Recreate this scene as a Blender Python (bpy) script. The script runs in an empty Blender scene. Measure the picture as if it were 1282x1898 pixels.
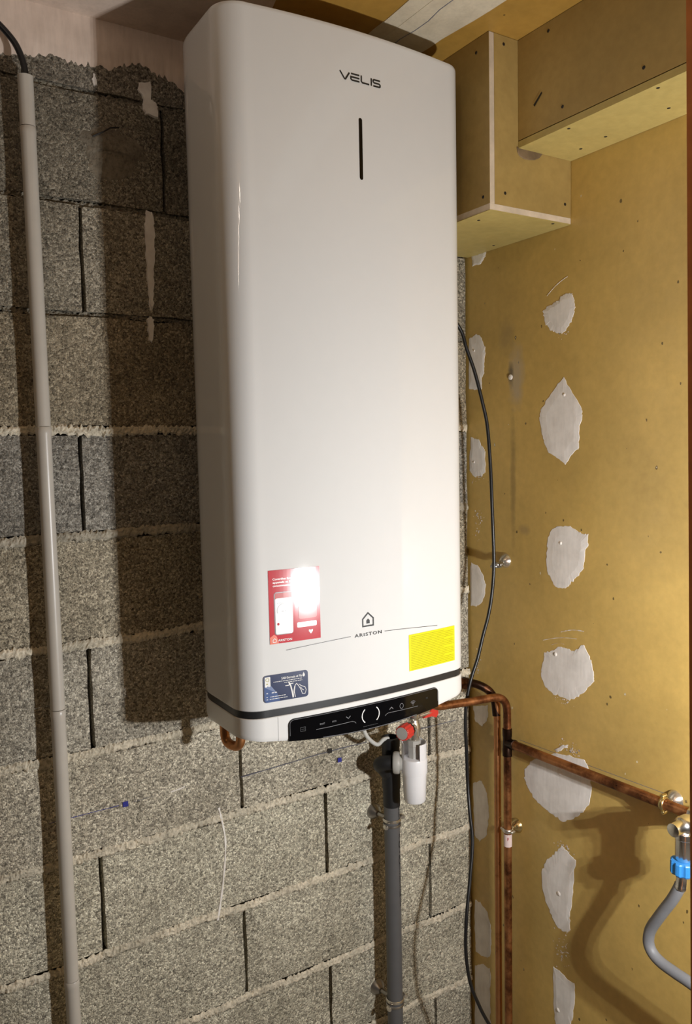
import bpy, bmesh, math, random
from mathutils import Vector, Matrix

# ------------------------------------------------------------------ camera, world, lights, exposure
scene = bpy.context.scene
COL = scene.collection
random.seed(11)

cam_d = bpy.data.cameras.new('camera')
cam = bpy.data.objects.new('camera', cam_d)
COL.objects.link(cam)
_yaw = math.radians(32.048); _pit = math.radians(-4.632); _roll = math.radians(-1.2168)
_f = Vector((math.sin(_yaw) * math.cos(_pit), math.cos(_yaw) * math.cos(_pit), math.sin(_pit)))
_r = Vector((math.cos(_yaw), -math.sin(_yaw), 0)); _u = _r.cross(_f)
_r2 = _r * math.cos(_roll) + _u * math.sin(_roll); _u2 = -_r * math.sin(_roll) + _u * math.cos(_roll)
M = Matrix((( _r2.x, _u2.x, -_f.x, -1.31245), (_r2.y, _u2.y, -_f.y, -1.51628), (_r2.z, _u2.z, -_f.z, -0.0472), (0, 0, 0, 1)))
cam.matrix_world = M
cam_d.sensor_fit = 'HORIZONTAL'; cam_d.sensor_width = 36.0; cam_d.lens = 1478.645 / 1282 * 36.0
cam_d.clip_start = 0.02
scene.camera = cam

world = bpy.data.worlds.new('world'); scene.world = world; world.use_nodes = True
bg = world.node_tree.nodes['Background']; bg.inputs[0].default_value = (0.9, 0.8, 0.7, 1); bg.inputs[1].default_value = 0.01

def point_light(name, loc, power, col, rad):
    d = bpy.data.lights.new(name, 'POINT'); d.energy = power; d.color = col; d.shadow_soft_size = rad
    o = bpy.data.objects.new(name, d); o.location = loc; COL.objects.link(o); return o
# hand lamp with a cluster of LEDs, standing low on the right outside the frame
for dx, dz in ((-.019, -.014), (.019, -.014), (0.0, .020)):
    point_light('work_lamp_light', (-0.31 + dx, -1.25, -0.46 + dz), 14.9, (0.985, 0.985, 0.98), 0.005)
# tube lamp under the ceiling, above and left of the camera
for i in range(7):
    t = i / 6.0
    point_light('ceiling_tube_light', (-1.20 - 1.05 * t, -1.12 - 0.66 * t, 0.66), 0.66, (1.0, 0.84, 0.70), 0.022)

vs = scene.view_settings
vs.view_transform = 'Standard'; vs.look = 'None'; vs.gamma = 1.0; vs.exposure = 0.0; vs.use_curve_mapping = False

# ------------------------------------------------------------------ material helpers
def srgb(r, g, b):
    f = lambda c: (c / 255 / 12.92) if c / 255 <= 0.04045 else ((c / 255 + 0.055) / 1.055) ** 2.4
    return (f(r), f(g), f(b), 1.0)

class NT:
    def __init__(s, name):
        s.m = bpy.data.materials.new(name); s.m.use_nodes = True
        s.t = s.m.node_tree; s.b = s.t.nodes['Principled BSDF']
        s.pos = None
    def n(s, typ, **kw):
        nd = s.t.nodes.new(typ)
        for k, v in kw.items(): setattr(nd, k, v)
        return nd
    def l(s, a, b): s.t.links.new(a, b)
    def P(s):
        if s.pos is None: s.pos = s.n('ShaderNodeNewGeometry').outputs['Position']
        return s.pos
    def scaled(s, v):
        nd = s.n('ShaderNodeVectorMath', operation='MULTIPLY'); s.l(s.P(), nd.inputs[0]); nd.inputs[1].default_value = v; return nd.outputs[0]
    def noise(s, scale, detail=3, rough=0.55, vec=None, dist=0.0):
        nd = s.n('ShaderNodeTexNoise'); nd.inputs['Scale'].default_value = scale; nd.inputs['Detail'].default_value = detail
        nd.inputs['Roughness'].default_value = rough; nd.inputs['Distortion'].default_value = dist
        s.l(vec if vec is not None else s.P(), nd.inputs['Vector']); return nd.outputs['Fac']
    def voro(s, scale, feature='F1', out='Distance', vec=None, rnd=1.0):
        nd = s.n('ShaderNodeTexVoronoi', feature=feature); nd.inputs['Scale'].default_value = scale
        nd.inputs['Randomness'].default_value = rnd
        s.l(vec if vec is not None else s.P(), nd.inputs['Vector']); return nd.outputs[out]
    def ramp(s, fac, stops):
        nd = s.n('ShaderNodeValToRGB'); e = nd.color_ramp.elements
        while len(e) < len(stops): e.new(0.5)
        for i, (p, c) in enumerate(stops):
            e[i].position = p; e[i].color = c if len(c) == 4 else (*c, 1)
        s.l(fac, nd.inputs[0]); return nd.outputs[0]
    def mix(s, fac, a, b, mode='MIX'):
        nd = s.n('ShaderNodeMix', data_type='RGBA', blend_type=mode)
        for sock, v in ((nd.inputs[0], fac), (nd.inputs[6], a), (nd.inputs[7], b)):
            if hasattr(v, 'is_linked') or hasattr(v, 'links'): s.l(v, sock)
            else: sock.default_value = v
        return nd.outputs[2]
    def math(s, op, a, b=None, c=None, clamp=False):
        nd = s.n('ShaderNodeMath', operation=op); nd.use_clamp = clamp
        for i, v in enumerate((a, b, c)):
            if v is None: continue
            if hasattr(v, 'links'): s.l(v, nd.inputs[i])
            else: nd.inputs[i].default_value = v
        return nd.outputs[0]
    def rng(s, v, a, b, c=0.0, d=1.0):
        nd = s.n('ShaderNodeMapRange'); s.l(v, nd.inputs[0])
        for i, x in enumerate((a, b, c, d)): nd.inputs[i + 1].default_value = x
        return nd.outputs[0]
    def col(s, c):
        if hasattr(c, 'links'): s.l(c, s.b.inputs['Base Color'])
        else: s.b.inputs['Base Color'].default_value = c
        return s
    def set(s, rough=0.5, metal=0.0, spec=0.5, coat=0.0):
        s.b.inputs['Metallic'].default_value = metal; s.b.inputs['Specular IOR Level'].default_value = spec
        s.b.inputs['Coat Weight'].default_value = coat; s.b.inputs['Coat Roughness'].default_value = 0.06
        if hasattr(rough, 'links'): s.l(rough, s.b.inputs['Roughness'])
        else: s.b.inputs['Roughness'].default_value = rough
        return s
    def bump(s, h, strength=0.5, dist=0.002):
        nd = s.n('ShaderNodeBump'); nd.inputs['Strength'].default_value = strength; nd.inputs['Distance'].default_value = dist
        s.l(h, nd.inputs['Height']); s.l(nd.outputs[0], s.b.inputs['Normal']); return s

def plain(name, c, rough=0.5, metal=0.0, spec=0.5, coat=0.0, nz=0.05, bump=0.0, bscale=300):
    m = NT(name)
    f = m.noise(35, 3)
    lo = tuple(x * (1 - nz) for x in c[:3]) + (1,); hi = tuple(min(1, x * (1 + nz)) for x in c[:3]) + (1,)
    m.col(m.ramp(f, [(0.3, lo), (0.7, hi)])).set(rough, metal, spec, coat)
    if bump: m.bump(m.noise(bscale, 2), bump, 0.001)
    return m.m

def concrete():
    m = NT('concrete_block')
    cells = m.n('ShaderNodeTexVoronoi'); cells.inputs['Scale'].default_value = 275; m.l(m.P(), cells.inputs['Vector'])
    sep = m.n('ShaderNodeSeparateColor'); m.l(cells.outputs['Color'], sep.inputs[0])
    g1 = m.ramp(sep.outputs[0], [(0.0, (0.28, 0.265, 0.235)), (0.3, (0.46, 0.438, 0.385)), (0.72, (0.64, 0.61, 0.535)), (1.0, (0.95, 0.92, 0.83))])
    fine = m.noise(480, 2)
    g1 = m.mix(0.85, g1, m.ramp(fine, [(0.33, (0.45, 0.45, 0.45)), (0.66, (1.4, 1.4, 1.4))]), 'MULTIPLY')
    pits = m.noise(150, 3, 0.7)
    pm = m.rng(pits, 0.36, 0.44, 1.0, 0.0)
    g1 = m.mix(m.math('MULTIPLY', pm, 0.7), g1, (0.07, 0.063, 0.053, 1))
    big = m.noise(6, 4, 0.6)
    g1 = m.mix(1.0, g1, m.ramp(big, [(0.3, (0.72, 0.71, 0.69)), (0.7, (1.12, 1.12, 1.12))]), 'MULTIPLY')
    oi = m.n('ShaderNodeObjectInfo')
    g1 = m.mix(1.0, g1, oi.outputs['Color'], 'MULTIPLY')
    m.col(g1).set(0.93, 0, 0.2)
    h = m.math('ADD', m.math('MULTIPLY', cells.outputs['Distance'], -0.6), m.math('ADD', m.math('MULTIPLY', pits, 1.4), m.math('MULTIPLY', fine, 0.5)))
    m.bump(h, 0.9, 0.003)
    return m.m

def mortar():
    m = NT('mortar')
    f = m.noise(120, 4, 0.7); k = m.noise(14, 3)
    c = m.ramp(f, [(0.3, (0.34, 0.32, 0.28)), (0.5, (0.62, 0.59, 0.52)), (0.75, (0.80, 0.765, 0.69))])
    c = m.mix(1.0, c, m.ramp(k, [(0.3, (0.7, 0.7, 0.68)), (0.65, (1.1, 1.08, 1.05))]), 'MULTIPLY')
    oi = m.n('ShaderNodeObjectInfo'); c = m.mix(1.0, c, oi.outputs['Color'], 'MULTIPLY')
    m.col(c).set(0.95, 0, 0.2).bump(f, 0.9, 0.004)
    return m.m

def plasterboard(name, base, flecks=True, rough=0.42, smudge=False):
    m = NT(name)
    n1 = m.noise(3.2, 4, 0.6); n2 = m.noise(60, 3)
    lo = tuple(x * 0.80 for x in base[:3]); hi = tuple(min(1, x * 1.12) for x in base[:3])
    c = m.ramp(n1, [(0.3, lo), (0.7, hi)])
    c = m.mix(1.0, c, m.ramp(n2, [(0.3, (0.93, 0.92, 0.90)), (0.7, (1.05, 1.05, 1.05))]), 'MULTIPLY')
    if flecks:
        v = m.n('ShaderNodeTexVoronoi'); v.inputs['Scale'].default_value = 34; m.l(m.scaled((1.0, 1.0, 0.7)), v.inputs['Vector'])
        wob = m.noise(90, 2)
        d = m.math('ADD', v.outputs['Distance'], m.math('MULTIPLY', m.math('SUBTRACT', wob, 0.5), 0.30))
        sc = m.n('ShaderNodeSeparateColor'); m.l(v.outputs['Color'], sc.inputs[0])
        lim = m.rng(sc.outputs[0], 0.5, 1.0, -0.05, 0.07)
        fm = m.math('MULTIPLY', m.math('LESS_THAN', d, lim), 0.8)
        c = m.mix(fm, c, (0.05, 0.03, 0.01, 1))
        fl = m.math('MULTIPLY', m.math('MULTIPLY', m.math('LESS_THAN', d, m.rng(sc.outputs[1], 0.7, 1.0, 0.0, 0.07)), m.math('GREATER_THAN', sc.outputs[2], 0.6)), 0.8)
        c = m.mix(fl, c, (0.75, 0.68, 0.5, 1))
    if smudge:
        # dirty scuff around an old screw hole and a darker vertical streak under it
        def ell(cy, cz, ry, rz):
            sp = m.n('ShaderNodeSeparateXYZ'); m.l(m.P(), sp.inputs[0])
            a = m.math('DIVIDE', m.math('SUBTRACT', sp.outputs[1], cy), ry); b = m.math('DIVIDE', m.math('SUBTRACT', sp.outputs[2], cz), rz)
            dd = m.math('SQRT', m.math('ADD', m.math('MULTIPLY', a, a), m.math('MULTIPLY', b, b)))
            dd = m.math('ADD', dd, m.math('MULTIPLY', m.math('SUBTRACT', m.noise(40, 3), 0.5), 0.9))
            return m.rng(dd, 0.35, 1.05, 1.0, 0.0)
        c = m.mix(m.math('MULTIPLY', ell(-0.165, 0.105, 0.028, 0.085), 0.6), c, (0.42, 0.38, 0.31, 1))
        c = m.mix(m.math('MULTIPLY', ell(-0.148, 0.112, 0.012, 0.03), 0.75), c, (0.09, 0.075, 0.06, 1))
        c = m.mix(m.math('MULTIPLY', ell(-0.153, -0.13, 0.011, 0.19), 0.42), c, (0.12, 0.08, 0.03, 1))
        c = m.mix(m.math('MULTIPLY', ell(-0.135, 0.20, 0.03, 0.05), 0.3), c, (0.2, 0.16, 0.1, 1))
        c = m.mix(m.math('MULTIPLY', ell(-0.19, -0.245, 0.022, 0.015), 0.4), c, (0.2, 0.15, 0.09, 1))
    r = m.rng(m.noise(18, 3), 0.3, 0.7, rough - 0.06, rough + 0.1)
    m.col(c).set(r, 0, 0.7 if smudge else 0.4).bump(m.noise(140, 2), 0.10, 0.001)
    return m.m

def filler(name, base):
    m = NT(name)
    st = m.noise(1.0, 4, 0.6, m.scaled((160, 160, 22))); k = m.noise(26, 3)
    c = m.ramp(st, [(0.25, tuple(x * 0.90 for x in base[:3])), (0.6, base[:3])])
    c = m.mix(1.0, c, m.ramp(k, [(0.3, (0.9, 0.89, 0.88)), (0.6, (1.03, 1.03, 1.03))]), 'MULTIPLY')
    m.col(c).set(0.75, 0, 0.25).bump(st, 0.25, 0.0008)
    return m.m

def copper(name, dark=0.35):
    m = NT(name)
    f = m.noise(38, 5, 0.65); g = m.noise(9, 3)
    s = m.math('ADD', m.math('MULTIPLY', f, 0.55), m.math('MULTIPLY', g, 0.5))
    c = m.ramp(s, [(dark - 0.06, (0.030, 0.014, 0.008)), (dark + 0.07, (0.20, 0.075, 0.03)), (dark + 0.2, (0.50, 0.22, 0.085)), (0.9, (0.62, 0.31, 0.13))])
    m.col(c).set(m.rng(f, 0.3, 0.7, 0.24, 0.5), 0.85, 0.5).bump(f, 0.15, 0.0008)
    return m.m

MT = {}
MT['concrete'] = concrete()
MT['mortar'] = mortar()
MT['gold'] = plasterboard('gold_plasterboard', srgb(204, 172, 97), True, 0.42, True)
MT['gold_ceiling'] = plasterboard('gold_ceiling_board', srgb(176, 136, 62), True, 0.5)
MT['casing'] = plasterboard('casing_board', srgb(172, 146, 88), False, 0.5)
MT['casing_pale'] = plasterboard('casing_pale_board', srgb(190, 170, 104), False, 0.5)
MT['plaster_core'] = plain('plaster_core', srgb(214, 198, 176), 0.9, nz=0.12, bump=0.4)
MT['filler'] = filler('wall_filler', srgb(244, 240, 235))
MT['tape'] = filler('ceiling_tape', srgb(212, 200, 176))
MT['plaster_band'] = filler('plaster_band', srgb(232, 212, 196))
MT['drip'] = plain('dried_plaster', srgb(246, 236, 228), 0.9, nz=0.15, bump=0.6, bscale=260)
MT['patch_mortar'] = plain('smooth_mortar', srgb(158, 144, 126), 0.9, nz=0.25, bump=0.9, bscale=60)
MT['glue'] = plain('brown_glue', srgb(126, 106, 80), 0.8, nz=0.3, bump=0.6, bscale=120)
MT['shell'] = plain('white_enamel', (0.745, 0.745, 0.738, 1), 0.055, spec=0.4, nz=0.006)
MT['cover'] = plain('white_plastic', (0.755, 0.75, 0.735, 1), 0.3, spec=0.5, nz=0.01)
MT['band'] = plain('charcoal_trim', (0.02, 0.02, 0.021, 1), 0.38)
MT['ink'] = plain('black_ink', (0.012, 0.012, 0.013, 1), 0.4, nz=0.02)
MT['gloss_black'] = plain('gloss_black', (0.003, 0.003, 0.0035, 1), 0.08, spec=0.3, nz=0.02)
MT['icon'] = plain('grey_icon_print', (0.16, 0.16, 0.17, 1), 0.4)
MT['icon_dim'] = plain('dim_icon_print', (0.035, 0.035, 0.037, 1), 0.4)
MT['rim'] = plain('panel_rim', (0.09, 0.09, 0.095, 1), 0.3)
MT['red_print'] = plain('red_gloss_print', (0.56, 0.06, 0.075, 1), 0.125, spec=0.5, nz=0.05)
MT['pale_print'] = plain('pale_pink_print', (0.62, 0.20, 0.20, 1), 0.125, spec=0.5)
MT['white_print'] = plain('white_print', (0.82, 0.81, 0.80, 1), 0.25, spec=0.5)
MT['grey_print'] = plain('grey_print', (0.38, 0.38, 0.38, 1), 0.3)
MT['dark_print'] = plain('dark_print', (0.12, 0.08, 0.08, 1), 0.3)
MT['orange_print'] = plain('orange_print', (0.72, 0.12, 0.05, 1), 0.3)
MT['yellow'] = plain('yellow_label', (0.74, 0.70, 0.005, 1), 0.45, nz=0.01)
MT['yellow_ink'] = plain('olive_print', (0.36, 0.33, 0.0, 1), 0.5)
MT['navy'] = plain('navy_print', (0.022, 0.034, 0.095, 1), 0.3, coat=0.2)
MT['blue_print'] = plain('mid_blue_print', (0.055, 0.10, 0.25, 1), 0.3, coat=0.2)
MT['conduit'] = plain('grey_conduit_plastic', srgb(198, 191, 180), 0.32, nz=0.03)
MT['cable'] = plain('black_cable', (0.010, 0.010, 0.011, 1), 0.35)
MT['pvc'] = plain('grey_pvc', srgb(96, 96, 97), 0.38, nz=0.05)
MT['rubber'] = plain('black_rubber_and_shade', (0.012, 0.012, 0.013, 1), 0.5)  # elbow rubber, also the siphon's shade painted on the waste pipe
MT['siphon'] = plain('white_siphon_plastic', (0.84, 0.84, 0.86, 1), 0.3, nz=0.01)
MT['siphon_grey'] = plain('grey_nut_plastic', srgb(176, 174, 168), 0.4)
MT['red_plastic'] = plain('red_plastic', (0.66, 0.045, 0.03, 1), 0.38)
MT['nickel'] = plain('nickel', (0.72, 0.68, 0.60, 1), 0.25, metal=0.9, nz=0.1)
MT['chrome'] = plain('chrome', (0.86, 0.85, 0.83, 1), 0.22, metal=1.0, nz=0.04)
MT['brass'] = plain('brass', (0.60, 0.47, 0.22, 1), 0.25, metal=0.95, nz=0.12)
MT['dull_steel'] = plain('dull_steel', (0.42, 0.40, 0.37, 1), 0.32, metal=0.9, nz=0.2)
MT['copper'] = copper('copper_pipe', 0.40)
MT['copper_bright'] = copper('copper_bright', 0.28)
MT['copper_dark'] = copper('copper_dark', 0.60)
MT['blue_plastic'] = plain('blue_plastic', srgb(52, 132, 205), 0.4)
MT['hose'] = plain('grey_hose_rubber', srgb(122, 124, 128), 0.5)
MT['white_tube'] = plain('white_tube', srgb(205, 205, 200), 0.35)
MT['wood'] = plain('red_brown_wood', srgb(214, 138, 82), 0.5, nz=0.15)
MT['paper'] = plain('paper_tag', srgb(226, 205, 200), 0.7)
MT['pen_blue'] = plain('blue_pen', (0.02, 0.025, 0.28, 1), 0.6)
MT['pen_grey'] = plain('pencil', (0.16, 0.16, 0.20, 1), 0.8)
MT['hole'] = plain('dark_screw_head', (0.012, 0.009, 0.007, 1), 0.6)
MT['room'] = plain('room_plaster', srgb(120, 112, 100), 0.9, nz=0.08)
MT['floor'] = plain('floor_screed', srgb(132, 124, 112), 0.85, nz=0.15, bump=0.3)

# ------------------------------------------------------------------ mesh helpers
def link(name, me, mat, parent=None, smooth=False):
    if mat is not None and not me.materials: me.materials.append(mat if not isinstance(mat, str) else MT[mat])
    if smooth:
        for p in me.polygons: p.use_smooth = True
    o = bpy.data.objects.new(name, me); COL.objects.link(o)
    if parent is not None: o.parent = parent
    return o

def mesh(name, v, f, mat, parent=None, smooth=False, recalc=True):
    me = bpy.data.meshes.new(name); me.from_pydata([tuple(x) for x in v], [], f); me.update()
    if recalc:
        bm = bmesh.new(); bm.from_mesh(me); bmesh.ops.recalc_face_normals(bm, faces=bm.faces); bm.to_mesh(me); bm.free()
    return link(name, me, mat, parent, smooth)

def autosmooth(o, ang=40):
    me = o.data
    bm = bmesh.new(); bm.from_mesh(me)
    for f in bm.faces: f.smooth = True
    for e in bm.edges:
        if len(e.link_faces) == 2 and e.calc_face_angle() > math.radians(ang): e.smooth = False
    bm.to_mesh(me); bm.free(); return o

class MB:
    """collects pieces of ONE part"""
    def __init__(s): s.v = []; s.f = []
    def add(s, v, f):
        o = len(s.v); s.v += [Vector(x) for x in v]; s.f += [tuple(i + o for i in q) for q in f]; return s
    def box(s, x0, x1, y0, y1, z0, z1):
        v = [(x, y, z) for x in (x0, x1) for y in (y0, y1) for z in (z0, z1)]
        return s.add(v, [(0, 1, 3, 2), (4, 6, 7, 5), (0, 4, 5, 1), (2, 3, 7, 6), (0, 2, 6, 4), (1, 5, 7, 3)])
    def tube(s, pts, r, n=16, caps=True):
        pts = [Vector(p) for p in pts]; R = r if isinstance(r, (list, tuple)) else [r] * len(pts)
        T = []
        for i in range(len(pts)):
            a = pts[max(i - 1, 0)]; b = pts[min(i + 1, len(pts) - 1)]; T.append((b - a).normalized())
        up = Vector((0, 0, 1)) if abs(T[0].z) < 0.9 else Vector((0, 1, 0))
        u = T[0].cross(up).normalized(); V = []; F = []
        for i, p in enumerate(pts):
            if i: 
                u = (u - T[i] * u.dot(T[i])).normalized()
            w = T[i].cross(u)
            for k in range(n):
                a = 2 * math.pi * k / n; V.append(p + (u * math.cos(a) + w * math.sin(a)) * R[i])
        for i in range(len(pts) - 1):
            for k in range(n):
                F.append((i * n + k, i * n + (k + 1) % n, (i + 1) * n + (k + 1) % n, (i + 1) * n + k))
        if caps: F.append(tuple(range(n))); F.append(tuple((len(pts) - 1) * n + k for k in range(n)))
        return s.add(V, F)
    def lathe(s, prof, base, axis, n=24, a0=0.0, a1=2 * math.pi, caps=True, ref=None):
        base = Vector(base); ax = Vector(axis).normalized()
        u = ref if ref else ax.cross(Vector((0, 0, 1)) if abs(ax.z) < 0.9 else Vector((1, 0, 0)))
        u = (Vector(u) - ax * Vector(u).dot(ax)).normalized(); w = ax.cross(u)
        full = abs(a1 - a0 - 2 * math.pi) < 1e-6; m = n if full else n + 1
        V = []; F = []
        for (r, h) in prof:
            for k in range(m):
                a = a0 + (a1 - a0) * k / n; V.append(base + ax * h + (u * math.cos(a) + w * math.sin(a)) * max(r, 1e-5))
        for i in range(len(prof) - 1):
            for k in range(m if full else n):
                k2 = (k + 1) % m; F.append((i * m + k, i * m + k2, (i + 1) * m + k2, (i + 1) * m + k))
        if caps and full:
            F.append(tuple(range(m))); F.append(tuple((len(prof) - 1) * m + k for k in range(m)))
        return s.add(V, F)
    def torus(s, c, axis, R, r, n=28, k=10, a0=0.0, a1=2 * math.pi, flat=1.0):
        c = Vector(c); ax = Vector(axis).normalized(); u = ax.cross(Vector((0, 0, 1)) if abs(ax.z) < 0.9 else Vector((1, 0, 0))).normalized(); w = ax.cross(u)
        V = []; F = []
        for i in range(n):
            a = 2 * math.pi * i / n; d = u * math.cos(a) + w * math.sin(a)
            for j in range(k):
                b = 2 * math.pi * j / k; V.append(c + d * (R + r * math.cos(b)) + ax * (r * flat * math.sin(b)))
        for i in range(n):
            for j in range(k):
                F.append((i * k + j, ((i + 1) % n) * k + j, ((i + 1) % n) * k + (j + 1) % k, i * k + (j + 1) % k))
        return s.add(V, F)
    def build(s, name, mat, parent=None, smooth=True, ang=40):
        o = mesh(name, s.v, s.f, mat, parent)
        if smooth: autosmooth(o, ang)
        return o

def spline(pts, step=6):
    pts = [Vector(p) for p in pts]; out = []
    for i in range(len(pts) - 1):
        p0 = pts[max(i - 1, 0)]; p1 = pts[i]; p2 = pts[i + 1]; p3 = pts[min(i + 2, len(pts) - 1)]
        for k in range(step):
            t = k / step
            out.append(0.5 * ((2 * p1) + (p2 - p0) * t + (2 * p0 - 5 * p1 + 4 * p2 - p3) * t * t + (3 * p1 - p0 - 3 * p2 + p3) * t ** 3))
    out.append(pts[-1]); return out

def filleted(pts, rad, seg=8):
    """polyline with rounded corners (pipe bends)"""
    pts = [Vector(p) for p in pts]; out = [pts[0]]
    for i in range(1, len(pts) - 1):
        a = (pts[i - 1] - pts[i]); b = (pts[i + 1] - pts[i]); la, lb = a.length, b.length; a.normalize(); b.normalize()
        r = min(rad if not isinstance(rad, (list, tuple)) else rad[i - 1], la * 0.49, lb * 0.49)
        for k in range(seg + 1):
            t = k / seg; out.append(pts[i] + a * r * (1 - t) ** 2 + b * r * t ** 2)
    out.append(pts[-1]); return out

def empty(name, loc, label, cat, group=None):
    o = bpy.data.objects.new(name, None); o.location = loc; o.empty_display_size = 0.05; COL.objects.link(o)
    o['label'] = label; o['category'] = cat
    if group: o['group'] = group
    return o

def adopt(root, *kids):
    """parent parts built in world coordinates to an Empty that stands at root.location"""
    for k in kids:
        if k.parent is None:
            k.parent = root; k.matrix_parent_inverse = Matrix.Translation(root.location).inverted()

def tag(o, label, cat, group=None):
    o['label'] = label; o['category'] = cat
    if group: o['group'] = group
    return o

def structure(o): o['kind'] = 'structure'; return o

# ------------------------------------------------------------------ the room shell
CEIL = 0.737; FLOOR = -1.75
mb = MB().box(-4.0, 0.12, 0.055, 0.20, FLOOR, CEIL).box(-4.0, -1.78, 0.0, 0.056, FLOOR, CEIL)
wall_back = structure(mb.build('wall_back', 'mortar', smooth=False)); wall_back.color = (0.45, 0.44, 0.42, 1)
wall_right = structure(MB().box(0.0, 0.10, -0.80, 0.054, FLOOR, CEIL).build('wall_right', 'gold', smooth=False))
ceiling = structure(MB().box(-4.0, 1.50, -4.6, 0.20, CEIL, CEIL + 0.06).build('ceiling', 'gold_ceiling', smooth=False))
floor = structure(MB().box(-4.0, 1.50, -4.6, 0.20, FLOOR - 0.06, FLOOR).build('floor', 'floor', smooth=False))
wall_left = structure(MB().box(-4.1, -4.0, -4.6, 0.20, FLOOR, CEIL).build('wall_left', 'room', smooth=False))
wall_front = structure(MB().box(-4.0, 1.50, -4.7, -4.6, FLOOR, CEIL).build('wall_front', 'room', smooth=False))
# unseen room widened here so the gold wall bounces less light on the heater
wall_return = structure(MB().box(0.10, 1.50, -0.80, -0.70, FLOOR, CEIL).build('wall_return', 'room', smooth=False))
wall_far = structure(MB().box(1.50, 1.60, -4.6, -0.70, FLOOR, CEIL).build('wall_far', 'room', smooth=False))

# --- concrete block courses
ZJ = {4: CEIL, 3: 0.6065, 2: 0.407, 1: 0.207, 0: -0.006, -1: -0.202, -2: -0.407, -3: -0.617, -4: -0.818, -5: -1.025, -6: -1.233, -7: -1.433, -8: -1.64, -9: FLOOR}
PERP = {4: -1.006, 3: -0.759, 2: -0.921, 1: -0.66, 0: -0.940, -1: -0.66, -2: -0.943, -3: -0.639, -4: -0.938, -5: -0.642, -6: -0.432, -7: -0.125, -8: -0.44}
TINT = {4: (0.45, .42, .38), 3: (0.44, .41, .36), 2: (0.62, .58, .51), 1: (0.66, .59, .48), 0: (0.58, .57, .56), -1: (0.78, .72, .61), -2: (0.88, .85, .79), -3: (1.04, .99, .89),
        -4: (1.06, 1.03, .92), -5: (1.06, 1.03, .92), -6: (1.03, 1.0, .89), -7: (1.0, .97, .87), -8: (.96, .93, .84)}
rb = random.Random(3)
def block_mesh(w, h, seed):
    r = random.Random(seed); nx, nz = 12, 5; V = []; F = []
    for j in range(nz + 1):
        for i in range(nx + 1):
            x = w * i / nx; z = h * j / nz; y = r.uniform(-0.0006, 0.0006)
            e = (i in (0, nx)) or (j in (0, nz))
            if i == 0: x += r.uniform(0, 0.0022)
            if i == nx: x -= r.uniform(0, 0.0022)
            if j == 0: z += r.uniform(0, 0.0035)
            if j == nz: z -= r.uniform(0, 0.0035)
            if e: y += r.uniform(0.0003, 0.003)
            V.append((x, y, z))
    q = lambda i, j: j * (nx + 1) + i
    for j in range(nz):
        for i in range(nx): F.append((q(i, j), q(i + 1, j), q(i + 1, j + 1), q(i, j + 1)))
    ring = [q(i, 0) for i in range(nx + 1)] + [q(nx, j) for j in range(1, nz + 1)] + [q(i, nz) for i in range(nx - 1, -1, -1)] + [q(0, j) for j in range(nz - 1, 0, -1)]
    o = len(V)
    for k in ring: V.append((V[k][0], 0.052, V[k][2]))
    n = len(ring)
    for k in range(n): F.append((ring[k], o + k, o + (k + 1) % n, ring[(k + 1) % n]))
    me = bpy.data.meshes.new('block'); me.from_pydata(V, [], F); me.update(); me.materials.append(MT['concrete']); return me
cache = {}
ks = sorted(PERP, reverse=True)
for k in ks:
    zt, zb_ = ZJ[k], ZJ[k - 1]
    gt = 0.0 if k == 4 else (0.003 if k >= 1 else 0.0065); gb = 0.003 if k - 1 >= 1 else 0.0065
    xs = [PERP[k] + 0.505 * i for i in range(-5, 4)]
    cuts = [x for x in xs if -1.8 < x < -0.02]
    cuts = [-1.78] + [c for c in cuts if c > -1.72] + [0.0]
    for a, b in zip(cuts[:-1], cuts[1:]):
        g = 0.0030 if k <= 0 else 0.0026
        a2 = a + (g if a > -1.7 else 0); b2 = b - (g if b < -0.01 else 0.005)
        w, h = round(b2 - a2, 3), round(zt - gt - zb_ - gb, 3)
        key = (w, h, rb.randrange(3))
        if key not in cache: cache[key] = block_mesh(w, h, len(cache) + 17)
        o = bpy.data.objects.new('block', cache[key]); COL.objects.link(o); o.parent = wall_back
        o.location = (a2, rb.uniform(-0.0012, 0.0012), zb_ + gb)
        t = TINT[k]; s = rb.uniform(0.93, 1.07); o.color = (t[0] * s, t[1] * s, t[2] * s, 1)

# --- bed joints: dark and raked out in the upper courses, light and smeared below
for k in range(3, -9, -1):
    z = ZJ[k]; r = random.Random(100 + k); nx = 520; V = []; F = []
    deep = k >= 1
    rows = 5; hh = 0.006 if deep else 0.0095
    ph = [r.uniform(0, 6) for _ in range(4)]
    for i in range(nx + 1):
        x = -1.78 + 1.775 * i / nx
        wav = 0.5 + 0.5 * math.sin(x * 9 + ph[0]) * math.sin(x * 23 + ph[1])
        up = hh * (0.7 + 0.5 * wav) + r.gauss(0, 0.0017); dn = hh * (0.7 + 0.5 * (1 - wav)) + r.gauss(0, 0.0017)
        for j in range(rows):
            t = j / (rows - 1); zz = z - dn + (up + dn) * t
            if deep: y = 0.010 + r.uniform(-0.004, 0.004) - 0.006 * wav
            else:
                edge = (j in (0, rows - 1))
                y = (0.0010 if edge else -0.0026) + r.gauss(0, 0.0010) + 0.002 * math.sin(x * 31 + ph[2]) * math.sin(x * 12 + ph[3])
            V.append((x, y, zz))
    for i in range(nx):
        for j in range(rows - 1):
            q = i * rows + j; F.append((q, q + rows, q + rows + 1, q + 1))
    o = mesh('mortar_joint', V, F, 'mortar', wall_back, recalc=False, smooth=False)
    o.color = (0.5, 0.47, 0.42, 1) if deep else ((1.22, 1.17, 1.07, 1) if k != -1 else (0.8, 0.77, 0.71, 1))

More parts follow.
